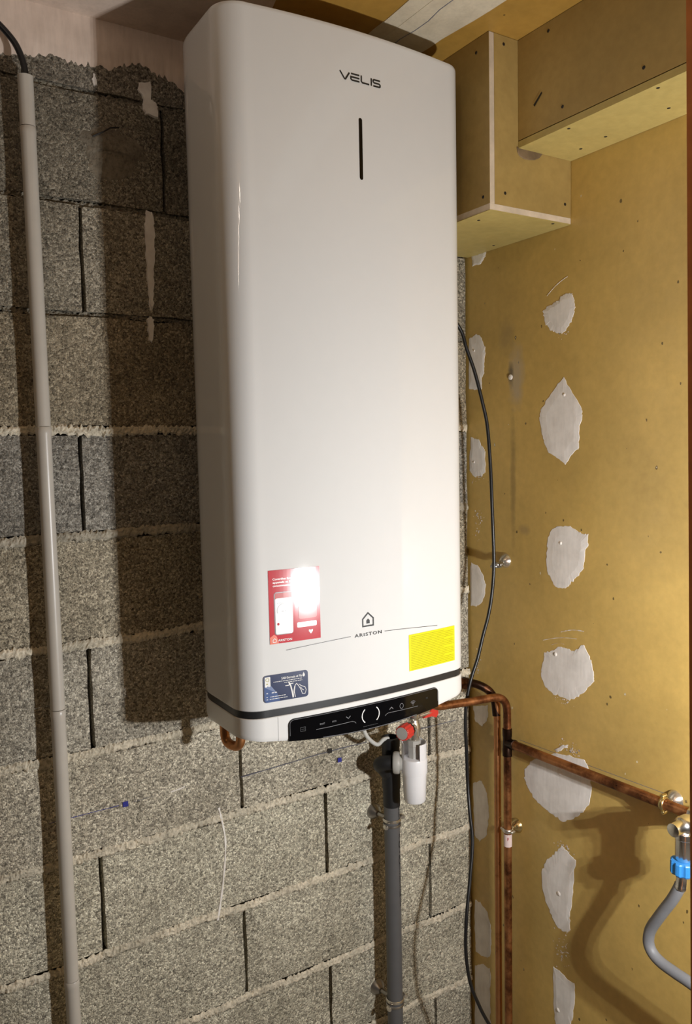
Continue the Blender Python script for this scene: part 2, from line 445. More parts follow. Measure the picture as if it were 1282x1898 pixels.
# --- ragged plaster band along the top of the block wall
def strip_outline(top, bottom, y0, seed, jit):
    r = random.Random(seed); V = []; F = []
    n = len(top)
    for i in range(n):
        (x, zt), (_, zb) = top[i], bottom[i]
        for t, y in ((0.0, 0.002), (0.12, -y0 * 0.8), (0.5, -y0), (1.0, -y0)):
            V.append((x, y + r.uniform(-0.0004, 0.0004), zb + (zt - zb) * t))
    for i in range(n - 1):
        for j in range(3):
            q = i * 4 + j; F.append((q, q + 4, q + 5, q + 1))
    return V, F
r = random.Random(5)
key = [(-1.78, 0.645), (-1.2, 0.640), (-1.04, 0.637), (-1.004, 0.640), (-0.954, 0.646), (-0.907, 0.648), (-0.858, 0.650), (-0.82, 0.664), (-0.80, 0.668), (-0.766, 0.660), (-0.713, 0.641), (-0.65, 0.645), (-0.4, 0.65), (-0.23, 0.65)]
def interp(key, x):
    for (a, za), (b, zb) in zip(key[:-1], key[1:]):
        if a <= x <= b: return za + (zb - za) * (x - a) / (b - a)
    return key[-1][1]
top = []; bot = []
n = 420
for i in range(n + 1):
    x = -1.78 + 1.55 * i / n
    top.append((x, CEIL)); bot.append((x, interp(key, x) + r.gauss(0, 0.0032) + 0.004 * math.sin(x * 61) * math.sin(x * 29)))
V, F = strip_outline(top, bot, 0.0045, 6, 0)
pb = mesh('plaster_band', V, F, 'plaster_band', wall_back, smooth=True, recalc=False)
pb['label'] = 'ragged strip of pale plaster along the top of the block wall'

def blob_on_back(name, outline, mat, thick=0.003, seed=1, jit=0.0012, sub=4, label=None):
    """raised smear with a ragged outline on the block wall (outline in x, z)"""
    r = random.Random(seed); pts = []
    n = len(outline)
    for i in range(n):
        a = outline[i]; b = outline[(i + 1) % n]
        for k in range(sub):
            t = k / sub; pts.append((a[0] + (b[0] - a[0]) * t + r.gauss(0, jit), a[1] + (b[1] - a[1]) * t + r.gauss(0, jit)))
    cx = sum(p[0] for p in pts) / len(pts); cz = sum(p[1] for p in pts) / len(pts)
    m = len(pts); V = [(x, 0.002, z) for x, z in pts] + [(x + (cx - x) * 0.15, -thick, z + (cz - z) * 0.08) for x, z in pts]
    F = [(i, (i + 1) % m, m + (i + 1) % m, m + i) for i in range(m)] + [tuple(range(m, 2 * m))]
    o = mesh(name, V, F, mat, wall_back)
    if label: o['label'] = label
    return o
blob_on_back('plaster_splash', [(-.803, .642), (-.779, .650), (-.778, .616), (-.770, .612), (-.762, .604), (-.766, .583), (-.790, .586), (-.798, .597), (-.794, .613), (-.806, .628)], 'drip', 0.004, 3, 0.0011, label='pale plaster splash below the plaster band')
blob_on_back('plaster_splash', [(-.887, .640), (-.882, .64), (-.880, .622), (-.884, .618), (-.890, .626)], 'drip', 0.003, 4, 0.001)
blob_on_back('plaster_drip', [(-.797, .409), (-.784, .409), (-.781, .38), (-.782, .345), (-.786, .30), (-.789, .256), (-.791, .222), (-.797, .220), (-.800, .256), (-.801, .30), (-.802, .345), (-.802, .385)], 'drip', 0.004, 8, 0.0011, 5, 'long white plaster drip on the block wall')
blob_on_back('plaster_drip', [(-.803, .206), (-.797, .213), (-.789, .206), (-.790, .194), (-.793, .168), (-.797, .160), (-.803, .168), (-.802, .19)], 'drip', 0.003, 9, 0.001, 4)
# smeared lump of mortar with cracks
rr = random.Random(21); V = []; F = []; NR, NA = 7, 40
for i in range(NR + 1):
    t = i / NR
    for a in range(NA):
        an = 2 * math.pi * a / NA; R = 0.92 + 0.09 * math.sin(an * 3 + 1) + 0.05 * math.sin(an * 5) + rr.uniform(-.03, .03)
        h = 0.010 * (1 - t * t) + (rr.uniform(-0.0026, 0.0026) if 0 < t < 0.9 else 0)
        V.append((-0.858 + 0.068 * R * t * math.cos(an), -h + 0.002, 0.505 + 0.058 * R * t * math.sin(an)))
for i in range(NR):
    for a in range(NA):
        F.append((i * NA + a, i * NA + (a + 1) % NA, (i + 1) * NA + (a + 1) % NA, (i + 1) * NA + a))
o = mesh('mortar_patch', V, F, 'mortar', wall_back, smooth=True); o.color = (.40, .365, .32, 1); o['label'] = 'round smeared mortar patch on a block'
MB().tube([(-.893, -.005, .527), (-.875, -.011, .536), (-.862, -.0125, .545), (-.846, -.0115, .549)], 0.0014, 6).build('patch_crack', 'hole', wall_back)
# thin white plaster line, marking-out lines and pen marks
def ribbon_back(name, pts, w, mat, y=-0.0022, seed=0):
    r = random.Random(seed); pts = spline([(x, y, z) for x, z in pts], 8); V = []; F = []
    for i, p in enumerate(pts):
        a = pts[max(i - 1, 0)]; b = pts[min(i + 1, len(pts) - 1)]; t = (b - a).normalized(); nrm = Vector((-t.z, 0, t.x))
        k = w * r.uniform(0.6, 1.3) / 2
        V += [p + nrm * k + Vector((0, 0.004, 0)), p + nrm * k * .6, p - nrm * k * .6, p - nrm * k + Vector((0, 0.004, 0))]
    for i in range(len(pts) - 1):
        for j in range(3): q = i * 4 + j; F.append((q, q + 4, q + 5, q + 1))
    return mesh(name, V, F, mat, wall_back, recalc=False)
ribbon_back('plaster_streak', [(-.693, -.792), (-.685, -.834), (-.681, -.87), (-.684, -.916), (-.692, -.973), (-.704, -1.035)], 0.0062, 'drip', seed=2)['label'] = 'thin curved white plaster streak'
ribbon_back('plaster_streak', [(-.795, -.732), (-.78, -.731), (-.765, -.728)], 0.004, 'drip', seed=3)
ribbon_back('marking_line', [(-1.03, -.733), (-.97, -.733), (-.90, -.733)], 0.0014, 'pen_blue', -0.0018, seed=4)
ribbon_back('marking_line', [(-.64, -.74), (-.56, -.737), (-.44, -.733), (-.32, -.733)], 0.0016, 'pen_grey', -0.0018, seed=5)
ribbon_back('marking_line', [(-.26, -.734), (-.15, -.735), (-.05, -.735)], 0.0016, 'pen_grey', -0.0018, seed=6)
ribbon_back('marking_line', [(-.87, -.733), (-.83, -.732)], 0.0010, 'pen_grey', -0.0018, seed=7)
for (x, z, s, c) in ((-.887, -.733, .0062, 'pen_blue'), (-.421, -.731, .0062, 'hole'), (-.396, -.758, .0060, 'pen_blue')):
    m_ = MB()
    for i in range(4):
        a = math.pi / 4 + i * math.pi / 2; b = a + math.pi / 2
        p = lambda q, k: (x + s * k * math.cos(q), -0.0028, z + s * k * math.sin(q))
        m_.add([p(a, 1.2), p(b, 1.2), p(b, .62), p(a, .62)], [(0, 1, 2, 3)])
    m_.add([(x + .003 * math.cos(t), -0.0026, z + .003 * math.sin(t)) for t in [i * math.pi / 4 for i in range(8)]], [tuple(range(8))])
    m_.build('pen_mark', c, wall_back, smooth=False)

# --- filler patches and details on the right wall
PATCH = [
[(-0.3299, 0.2636), (-0.3344, 0.2584), (-0.338, 0.2376), (-0.336, 0.2221), (-0.3301, 0.2083), (-0.3196, 0.1962), (-0.306, 0.1854), (-0.289, 0.1876), (-0.2702, 0.1947), (-0.2559, 0.2107), (-0.2495, 0.2281), (-0.2472, 0.2402), (-0.2607, 0.2475), (-0.2828, 0.2532), (-0.2952, 0.257), (-0.2998, 0.2631), (-0.3135, 0.2676)] ,
[(-0.3076, 0.0931), (-0.3168, 0.0785), (-0.3304, 0.0613), (-0.3468, 0.0397), (-0.3572, 0.0232), (-0.3572, 0.0095), (-0.3529, -0.0131), (-0.35, -0.0405), (-0.3486, -0.0623), (-0.3322, -0.0703), (-0.3124, -0.096), (-0.2891, -0.0795), (-0.2636, -0.0675), (-0.2507, -0.0457), (-0.2425, -0.0214), (-0.2377, 0.0101), (-0.241, 0.0244), (-0.2605, 0.0496), (-0.2859, 0.0762)] ,
[(-0.0039, 0.2116), (-0.03, 0.2188), (-0.0456, 0.2129), (-0.0589, 0.1893), (-0.0626, 0.1708), (-0.0565, 0.1456), (-0.0582, 0.1273), (-0.0484, 0.1099), (-0.0481, 0.0864), (-0.0284, 0.0852), (-0.0003, 0.0899), (-0.0005, 0.167)] ,
[(-0.0089, -0.0283), (-0.0349, -0.0355), (-0.0524, -0.0557), (-0.0601, -0.0637), (-0.0577, -0.1138), (-0.0458, -0.1247), (-0.0178, -0.1252), (-0.0017, -0.112), (-0.0014, -0.074)] ,
[(-0.2732, -0.2362), (-0.2923, -0.2287), (-0.3265, -0.2255), (-0.3416, -0.2333), (-0.361, -0.2388), (-0.3742, -0.2401), (-0.3758, -0.2654), (-0.3685, -0.2707), (-0.3657, -0.2943), (-0.3613, -0.3135), (-0.3449, -0.3343), (-0.3267, -0.3509), (-0.319, -0.3616), (-0.2987, -0.3656), (-0.2796, -0.3622), (-0.2699, -0.3463), (-0.2585, -0.333), (-0.2562, -0.2988), (-0.2618, -0.2565)] ,
[(-0.0049, -0.3417), (-0.0313, -0.3469), (-0.0491, -0.3665), (-0.0567, -0.39), (-0.0545, -0.4174), (-0.0383, -0.4417), (-0.0179, -0.4505), (0.0019, -0.4508), (0.0013, -0.409), (-0.0006, -0.3588)] ,
[(-0.25, -0.5174), (-0.273, -0.5101), (-0.2988, -0.4949), (-0.3145, -0.4954), (-0.3332, -0.4976), (-0.3514, -0.4878), (-0.3634, -0.477), (-0.3753, -0.4924), (-0.3857, -0.5114), (-0.3916, -0.536), (-0.3917, -0.5525), (-0.3667, -0.58), (-0.3457, -0.5975), (-0.3241, -0.6092), (-0.2989, -0.6096), (-0.273, -0.6063), (-0.2532, -0.5961), (-0.2415, -0.5762), (-0.2398, -0.5613), (-0.2483, -0.5367)] ,
[(-0.286, -0.7408), (-0.3243, -0.7347), (-0.3643, -0.729), (-0.3748, -0.7353), (-0.3884, -0.7838), (-0.3797, -0.8258), (-0.3617, -0.8486), (-0.3371, -0.8731), (-0.3055, -0.8933), (-0.2795, -0.8895), (-0.246, -0.8818), (-0.2185, -0.8713), (-0.1975, -0.8526), (-0.1851, -0.833), (-0.187, -0.8111), (-0.2118, -0.7817), (-0.2462, -0.7601)] ,
[(-0.2795, -0.7341), (-0.3053, -0.7171), (-0.3212, -0.7109), (-0.318, -0.7169), (-0.2893, -0.7385)] ,
[(-0.0057, -0.9101), (-0.0373, -0.8918), (-0.0533, -0.913), (-0.0611, -0.9413), (-0.0627, -0.9775), (-0.0562, -1.0257), (-0.0273, -1.0565), (-0.0086, -1.0454), (-0.0056, -0.9826)] ,
[(-0.0065, -0.7066), (-0.0636, -0.6913), (-0.0613, -0.7252), (-0.0409, -0.7506), (-0.0144, -0.7441)] ,
[(-0.3023, -0.9502), (-0.3184, -0.9535), (-0.3327, -0.9624), (-0.3421, -0.9658), (-0.3375, -1.0259), (-0.3329, -1.0687), (-0.3266, -1.1076), (-0.3283, -1.1324), (-0.3235, -1.1426), (-0.3058, -1.1494), (-0.2894, -1.1475), (-0.2727, -1.1299), (-0.2525, -1.103), (-0.2423, -1.0709), (-0.2441, -1.0304), (-0.2594, -0.9998), (-0.2795, -0.978)] ,
[(-0.2777, -1.2487), (-0.296, -1.2488), (-0.3156, -1.2532), (-0.3412, -1.2539), (-0.3413, -1.2926), (-0.3367, -1.3292), (-0.3303, -1.3645), (-0.2894, -1.3906), (-0.2811, -1.3745), (-0.2777, -1.3178)] ,
[(-0.0074, -1.2172), (-0.0296, -1.2181), (-0.0542, -1.2292), (-0.0661, -1.2579), (-0.0689, -1.297), (-0.0652, -1.3456), (-0.0364, -1.3587), (-0.0099, -1.3615), (-0.0063, -1.3008)] ,
[(-0.006, -1.3996), (-0.0361, -1.3781), (-0.0649, -1.378), (-0.0644, -1.4311), (-0.0616, -1.5065), (-0.0675, -1.5324), (-0.0039, -1.573)] ,
[(-0.014, 0.4063), (-0.067, 0.4099), (-0.0644, 0.3974), (-0.0569, 0.3891), (-0.0442, 0.3792), (-0.0188, 0.3834), (-0.0169, 0.3956)] ,

]
def patch_on_right(pts0, seed, mat='filler', jit=0.0011, sub=5):
    r = random.Random(seed); pts = []; n = len(pts0)
    for i in range(n):
        a = pts0[i]; b = pts0[(i + 1) % n]
        for k in range(sub):
            t = k / sub; y = a[0] + (b[0] - a[0]) * t + r.gauss(0, jit); pts.append((min(y, -0.0015), a[1] + (b[1] - a[1]) * t + r.gauss(0, jit)))
    cy = sum(p[0] for p in pts) / len(pts); cz = sum(p[1] for p in pts) / len(pts); m = len(pts)
    V = [(0.0004, y, z) for y, z in pts] + [(-0.0006, y + (cy - y) * 0.012, z + (cz - z) * 0.012) for y, z in pts] + [(-0.0016, y + (cy - y) * 0.3, z + (cz - z) * 0.3) for y, z in pts]
    F = [(j * m + i, j * m + (i + 1) % m, (j + 1) * m + (i + 1) % m, (j + 1) * m + i) for j in (0, 1) for i in range(m)] + [tuple(range(2 * m, 3 * m))]
    return mesh('filler_patch', V, F, mat, wall_right)
for i, q in enumerate(PATCH): patch_on_right(q, 40 + i)
for (y, z, s) in ((-.297, -.78, .008), (-.295, -1.065, .006), (-.293, -1.345, .0055), (-.285, -.515, .005), (-.024, .18, .003), (-.02, -.09, .0035), (-.31, .055, .004), (-.30, -.265, .004)):
    MB().lathe([(s, 0), (s * .8, .0012), (s * .3, .002)], (-.0013, y, z), (-1, 0, 0), 12).build('filler_dab', 'drip', wall_right)
for (y0, z0, y1, z1, w) in ((-.247, -.4905, -.345, -.469, .0016), (-.272, -.497, -.31, -.488, .001), (-.30, -.462, -.365, -.449, .0025), (-.26, .271, -.318, .301, .0018)):
    V = []; F = []; rr = random.Random(int(-y0 * 1e4)); NN = 14
    for i in range(NN + 1):
        t = i / NN; y = y0 + (y1 - y0) * t; z = z0 + (z1 - z0) * t + 0.004 * math.sin(t * 3.1); k = w * rr.uniform(.1, 1.2) / 2
        V += [(-.0004, y, z + k), (-.0009, y, z), (-.0004, y, z - k)]
    for i in range(NN):
        for j in range(2): q = i * 3 + j; F.append((q, q + 3, q + 4, q + 1))
    mesh('filler_streak', V, F, 'drip', wall_right, recalc=False)
sp_ = MB(); rr = random.Random(77)
for (cy_, cz_, sy_, sz_, nn) in ((-.305, -1.195, .018, .035, 55), (-.31, -.955, .022, .016, 45), (-.335, -.718, .022, .012, 40), (-.03, -.235, .016, .03, 40), (-.025, -.60, .012, .03, 25), (-.31, -.615, .03, .010, 18), (-.30, .185, .02, .008, 14), (-.03, -.13, .02, .008, 12)):
    for _ in range(nn):
        y = min(-.002, rr.gauss(cy_, sy_ * .6)); z = rr.gauss(cz_, sz_ * .6); q = rr.uniform(.0006, .0022)
        k = [rr.uniform(.6, 1.3) for _ in range(5)]
        sp_.add([(-.0009, y + q * k[i] * math.cos(i * 1.2566), z + q * k[i] * math.sin(i * 1.2566)) for i in range(5)], [(0, 1, 2, 3, 4)])
o = sp_.build('filler_specks', 'drip', wall_right, smooth=False); o['kind'] = 'stuff'
MB().lathe([(.0062, 0), (.006, .002), (.003, .003)], (0, -.147, .106), (-1, 0, 0), 14).build('screw_head', 'drip', wall_right)
MB().add([(-.0005, -.172, -.7455), (-.0005, -.52, -.7335), (-.0005, -.60, -.7305), (-.0005, -.60, -.7295), (-.0005, -.52, -.7325), (-.0005, -.172, -.7445)], [(0, 1, 4, 5), (1, 2, 3, 4)]).build('pencil_line', 'pen_grey', wall_right, smooth=False)

# --- jointing tape and plaster smears on the ceiling
def ceil_sheet(name, pts, z, mat, lab=None):
    m = len(pts); V = [(x, y, CEIL + 0.001) for x, y in pts] + [(x, y, z) for x, y in pts]
    F = [(i, (i + 1) % m, m + (i + 1) % m, m + i) for i in range(m)] + [tuple(range(m, 2 * m))]
    o = mesh(name, V, F, mat, ceiling)
    if lab: o['label'] = lab
    return o
r = random.Random(9)
L_ = [(-.418 + r.gauss(0, .0018), -.02 - i * .04) for i in range(40)]
R_ = [(-.272 - .026 * max(0, 1 - i / 9) + r.gauss(0, .0016), -.02 - i * .04) for i in range(40)]
ceil_sheet('joint_tape', L_ + R_[::-1], CEIL - 0.0015, 'tape', 'pale plastered joint tape across the ceiling')
ceil_sheet('joint_tape', [(-.385, -.03), (-.382, -1.5), (-.312, -1.5), (-.318, -.03)], CEIL - 0.0022, 'tape')
MB().tube([(-.352 + .004 * math.sin(i * 1.7), -.1 - i * .04, CEIL - .0022) for i in range(20)], 0.0009, 5).build('tape_crack', 'pen_grey', ceiling)
ceil_sheet('plaster_smear', [(-2.3, .0), (-.60, .0), (-.60, -.12), (-.63, -.25), (-.70, -.33), (-.9, -.36), (-1.3, -.37), (-2.3, -.38)], CEIL - 0.0015, 'plaster_band', 'plaster smear along the edge of the ceiling')

# --- timber post at the right edge of the view
P0 = Vector((-0.6654, -1.06, 0.3359)); P1 = Vector((-0.6373, -1.06, -0.6228))
def at_z(z): 
    t = (z - P0.z) / (P1.z - P0.z); return P0 + (P1 - P0) * t
V = []
for z in (CEIL, FLOOR):
    q = at_z(z)
    for dx, dy in ((0, 0), (.045, 0), (.045, -.07), (0, -.07)): V.append((q.x + dx, q.y + dy, z))
structure(mesh('trim_1', V, [(0, 1, 2, 3), (4, 5, 6, 7), (0, 1, 5, 4), (1, 2, 6, 5), (2, 3, 7, 6), (3, 0, 4, 7)], 'wood'))

# ------------------------------------------------------------------ plasterboard casings
def board(name, x0, x1, y0, y1, z0, z1, mat, parent):
    o = MB().box(x0, x1, y0, y1, z0, z1).build(name, mat, None, smooth=False); adopt(parent, o); return o
def screw(parent, loc, axis, r=0.0032):
    o = MB().lathe([(r, 0), (r * .9, .0006), (r * .4, .0004)], loc, axis, 12).build('screw', 'hole'); adopt(parent, o); return o
T = 0.0125
c1 = empty('pipe_casing', (-.11, -.16, .405), 'short plasterboard casing dropping from the ceiling beside the heater', 'casing')
# left board with its bare core facing the room, front board, bottom board with bare edges
board('side_board', -.225, -.2245, -.327, -.002, .418, CEIL - .001, 'casing', c1)
board('side_board_core', -.2245, -.2125, -.3268, -.002, .418, CEIL - .001, 'plaster_core', c1)
board('front_board', -.2122, -.001, -.327, -.315, .418, CEIL - .001, 'casing', c1)
board('bottom_board', -.225, -.001, -.327, -.002, .405, .4062, 'casing_pale', c1)
board('bottom_board_core', -.2248, -.001, -.3268, -.002, .4062, .4178, 'plaster_core', c1)
for x, z in ((-.187, .721), (-.185, .442), (-.018, .444)): screw(c1, (x, -.327, z), (0, -1, 0))
for y, z in ((-.291, .711), (-.308, .434)): screw(c1, (-.225, y, z), (-1, 0, 0))
for x, y in ((-.196, -.262), (-.041, -.315), (-.027, -.122)): screw(c1, (x, y, .405), (0, 0, -1))
rr = random.Random(4)
pts = [(-.154, .5335), (-.152, .524), (-.146, .518), (-.135, .515), (-.120, .5155), (-.105, .518), (-.092, .524), (-.084, .5325)]
m_ = MB().add([(x, -.3275, z) for x, z in pts] + [(x, -.3285, z + .0012) for x, z in pts], [tuple(range(8, 16))] + [(i, (i + 1) % 8, 8 + (i + 1) % 8, 8 + i) for i in range(8)])
o = m_.build('filler_blob', 'glue', smooth=False); adopt(c1, o); o['label'] = 'grey brown smear of glue on the casing'

c2 = empty('pipe_casing', (-.075, -.56, .533), 'long plasterboard casing running along the ceiling above the gold wall', 'casing')
board('face_board', -.150, -.138, -.80, -.3275, .5475, CEIL - .001, 'casing', c2)
board('bottom_board', -.150, -.001, -.80, -.3275, .533, .5455, 'casing_pale', c2)
for y, z in ((-.407, .72), (-.619, .57), (-.442, .571), (-.66, .71)): screw(c2, (-.150, y, z), (-1, 0, 0))
for x, y in ((-.138, -.446), (-.045, -.453), (-.038, -.386), (-.138, -.638), (-.052, -.596)): screw(c2, (x, y, .533), (0, 0, -1))
o = MB().add([(-.1508, -.369, .600), (-.1508, -.372, .596), (-.1508, -.392, .614), (-.1508, -.390, .617)], [(0, 1, 2, 3)]).build('scratch', 'hole', smooth=False); adopt(c2, o)

# ------------------------------------------------------------------ the water heater
XL, XR, YC, BOW, RC = -.7645, -.2595, -.313, .0135, .047
XM = (XL + XR) / 2; HK = (XR - XL) / 2 - RC; YE = YC + BOW; RB = .12; YB = -.036
ZTOP, ZS1, ZS0 = .672, -.4978, -.5110
def yf(x): return YC + BOW * min(1.0, ((x - XM) / HK) ** 2)
def zbot(x): return -.5475 - .0215 * max(0.0, 1 - ((x - XM) / .2525) ** 2)
def outline(ins=0.0):
    """plan of the heater, counter-clockwise seen from above, inset by ins"""
    P = []
    N = 14
    for i in range(N + 1):
        a = math.pi / 2 + math.pi / 2 * i / N; P.append((XL + RB + (RB - ins) * math.cos(a), YB - RB + (RB - ins) * math.sin(a)))
    for i in range(N + 1):
        a = math.pi + math.pi / 2 * i / N; P.append((XL + RC + (RC - ins) * math.cos(a), YE + RC + (RC - ins) * math.sin(a)))
    M_ = 48
    for i in range(1, M_):
        x = XL + RC + (XR - XL - 2 * RC) * i / M_; P.append((x, yf(x) + ins))
    for i in range(N + 1):
        a = 1.5 * math.pi + math.pi / 2 * i / N; P.append((XR - RC + (RC - ins) * math.cos(a), YE + RC + (RC - ins) * math.sin(a)))
    for i in range(N + 1):
        a = math.pi / 2 * i / N; P.append((XR - RB + (RB - ins) * math.cos(a), YB - RB + (RB - ins) * math.sin(a)))
    return P
def loft(levels):
    """levels: (inset, z or function of x)"""
    V = []; F = []; n = None
    for ins, z in levels:
        P = outline(ins); n = len(P)
        for x, y in P: V.append((x, y, z(x) if callable(z) else z))
    for l in range(len(levels) - 1):
        for i in range(n): F.append((l * n + i, l * n + (i + 1) % n, (l + 1) * n + (i + 1) % n, (l + 1) * n + i))
    F.append(tuple(range(n))); F.append(tuple((len(levels) - 1) * n + i for i in range(n)))
    return V, F
heater = empty('water_heater', (XM, YB, -.57), 'tall white flat electric water heater hung on the block wall', 'water heater')
def hpart(name, v, f, mat, smooth=True, ang=35, parent=None):
    o = mesh(name, v, f, mat)
    if smooth: autosmooth(o, ang)
    adopt(heater, o)
    return o
V, F = loft([(.0015, ZS1), (0, ZS1 + .0015), (0, ZS1 + .004), (0, ZTOP - .008), (0, ZTOP - .004), (.0012, ZTOP - .0012), (.004, ZTOP)]); shell = hpart('shell', V, F, 'shell')
V, F = loft([(.0025, ZS0), (.0025, ZS1)]); hpart('trim_strip', V, F, 'band')['label'] = 'charcoal strip around the foot of the shell'
V, F = loft([(.006, lambda x: zbot(x)), (.0015, lambda x: zbot(x) + .0015), (0, lambda x: zbot(x) + .006), (0, lambda x: zbot(x) + .009), (0, ZS0 - .003), (0, ZS0 - .001), (.0012, ZS0)]); cover = hpart('bottom_cover', V, F, 'cover')
# wall bracket behind the shell
for za, zb_ in ((.35, .42), (-.40, -.34)):
    o = MB().box(XM - .2, XM + .2, -.04, -.001, za, zb_).build('wall_bracket', 'dull_steel', smooth=False); adopt(heater, o)

def on_front(polys, off):
    V = []; F = []
    for poly in polys:
        o = len(V)
        for x, z in poly: V.append((x, yf(x) - off, z))
        F.append(tuple(range(o, o + len(poly))))
    return V, F
def sub(name, polys, mat, off, parent):
    """flat print that follows the curved front"""
    V, F = on_front(polys, off); o = mesh(name, V, F, mat, recalc=False)
    # faces towards the room
    me = o.data
    bm = bmesh.new(); bm.from_mesh(me)
    for f in bm.faces:
        f.normal_update()
        if f.normal.y > 0: f.normal_flip()
    bm.to_mesh(me); bm.free()
    if parent is heater: adopt(heater, o)
    else: o.parent = parent
    return o
def rect(x0, x1, z0, z1, nx=1):
    return [[(x0 + (x1 - x0) * i / nx, z0), (x0 + (x1 - x0) * (i + 1) / nx, z0), (x0 + (x1 - x0) * (i + 1) / nx, z1), (x0 + (x1 - x0) * i / nx, z1)] for i in range(nx)]
def rrect(x0, x1, z0, z1, r, seg=5, nx=14):
    """rounded rectangle as vertical slices"""
    def inset(x):
        d = min(x - x0, x1 - x)
        return r - math.sqrt(max(0, r * r - (r - d) ** 2)) if d < r else 0.0
    xs = sorted(set([x0 + r * (1 - math.cos(math.pi / 2 * i / seg)) for i in range(seg + 1)] + [x1 - r * (1 - math.cos(math.pi / 2 * i / seg)) for i in range(seg + 1)] + [x0 + r + (x1 - x0 - 2 * r) * i / nx for i in range(nx + 1)]))
    return [[(a, z0 + inset(a)), (b, z0 + inset(b)), (b, z1 - inset(b)), (a, z1 - inset(a))] for a, b in zip(xs[:-1], xs[1:]) if b - a > 1e-6]
def stroke(pts, w, closed=False):
    """polyline of constant width as mitred quads"""
    pts = [Vector((x, z)) for x, z in pts]; n = len(pts); Ls = []; Rs = []
    for i in range(n):
        a = pts[(i - 1) % n] if (closed or i > 0) else None; b = pts[(i + 1) % n] if (closed or i < n - 1) else None
        d1 = (pts[i] - a).normalized() if a is not None else None; d2 = (b - pts[i]).normalized() if b is not None else None
        if d1 is None: d1 = d2
        if d2 is None: d2 = d1
        n1 = Vector((-d1.y, d1.x)); n2 = Vector((-d2.y, d2.x)); m = (n1 + n2)
        m = m.normalized() if m.length > 1e-6 else n1
        k = w / 2 / max(0.35, m.dot(n1)); Ls.append(pts[i] + m * k); Rs.append(pts[i] - m * k)
    out = []
    for i in range(n if closed else n - 1):
        j = (i + 1) % n; out.append([tuple(Ls[i]), tuple(Ls[j]), tuple(Rs[j]), tuple(Rs[i])])
    return out
def arc(cx, cz, rx, rz, a0, a1, n=16): return [(cx + rx * math.cos(math.radians(a0 + (a1 - a0) * i / n)), cz + rz * math.sin(math.radians(a0 + (a1 - a0) * i / n))) for i in range(n + 1)]
def text_polys(txt, x0, x1, z0, h=None, spacing=1.0):
    """letters as polygons fitted between x0 and x1, cap height h, base line z0"""
    c = bpy.data.curves.new('lettering', 'FONT'); c.body = txt; c.size = 1.0; c.space_character = spacing; c.resolution_u = 3; c.offset = 0.018
    o = bpy.data.objects.new('lettering', c); COL.objects.link(o)
    dg = bpy.context.evaluated_depsgraph_get(); dg.update()
    me = bpy.data.meshes.new_from_object(o.evaluated_get(dg))
    vs_ = [v.co.copy() for v in me.vertices]; fs = [tuple(p.vertices) for p in me.polygons]
    bpy.data.objects.remove(o); bpy.data.curves.remove(c); bpy.data.meshes.remove(me)
    ax = min(v.x for v in vs_); bx = max(v.x for v in vs_); sx = (x1 - x0) / (bx - ax); sz = (h / 0.69) if h else sx
    return [[(x0 + (vs_[i].x - ax) * sx, z0 + vs_[i].y * sz) for i in f] for f in fs]
def dashes(x0, x1, z, h, seed, fill=0.82):
    r = random.Random(seed); out = []; x = x0
    while x < x1:
        w = r.uniform(.8, 3.2) * h * 1.6; e = min(x + w, x1); out += rect(x, e, z - h / 2, z + h / 2); x = e + h * 0.8
    return out

# lettering, slot, emblem
S = .0027
def zz(t): return .5850 + t * .0118
vel = stroke([(-.5525, zz(1)), (-.5435, zz(.0)), (-.5415, zz(.0)), (-.5335, zz(1))], S)
vel += stroke([(-.5300, zz(.95)), (-.5130, zz(.95))], S) + stroke([(-.5130, zz(.5)), (-.5305, zz(.5)), (-.5305, zz(.18)), (-.5285, zz(.05)), (-.5130, zz(.05))], S)
vel += stroke([(-.5090, zz(1.05)), (-.5090, zz(.2)), (-.5070, zz(.05)), (-.4925, zz(.05))], S)
vel += stroke([(-.4880, zz(1.05)), (-.4880, zz(-.03))], S)
vel += stroke([(-.4690, zz(.95)), (-.4820, zz(.95)), (-.4840, zz(.84)), (-.4840, zz(.62)), (-.4820, zz(.5)), (-.4710, zz(.5)), (-.4690, zz(.38)), (-.4690, zz(.16)), (-.4710, zz(.05)), (-.4840, zz(.05))], S)
sub('model_lettering', vel, 'ink', .0006, heater)
slot = sub('indicator_slot', rrect(-.5160, -.5092, .4205, .5250, .0033, 5, 2), 'gloss_black', .0007, heater)
emb = stroke([(-.5167, -.3502), (-.5282, -.3608), (-.5282, -.3742), (-.5052, -.3742), (-.5052, -.3608)], .0026, True)
emb += [[(-.5202, -.3698), (-.5132, -.3698), (-.5132, -.3640), (-.5167, -.3608), (-.5202, -.3640)]]
sub('house_emblem', emb, 'ink', .0006, heater)
sub('brand_lettering', text_polys('ARISTON', -.5460, -.4868, -.3922, .0058, 1.25), 'ink', .0006, heater)
sub('arc_line', stroke([(-.682, -.396), (-.65, -.3938), (-.62, -.3919), (-.587, -.3903), (-.5545, -.3890)], .0009), 'ink', .0006, heater)
sub('arc_line', stroke([(-.4800, -.3893), (-.45, -.3907), (-.4187, -.3927), (-.385, -.3952), (-.3488, -.3981)], .0009), 'ink', .0006, heater)

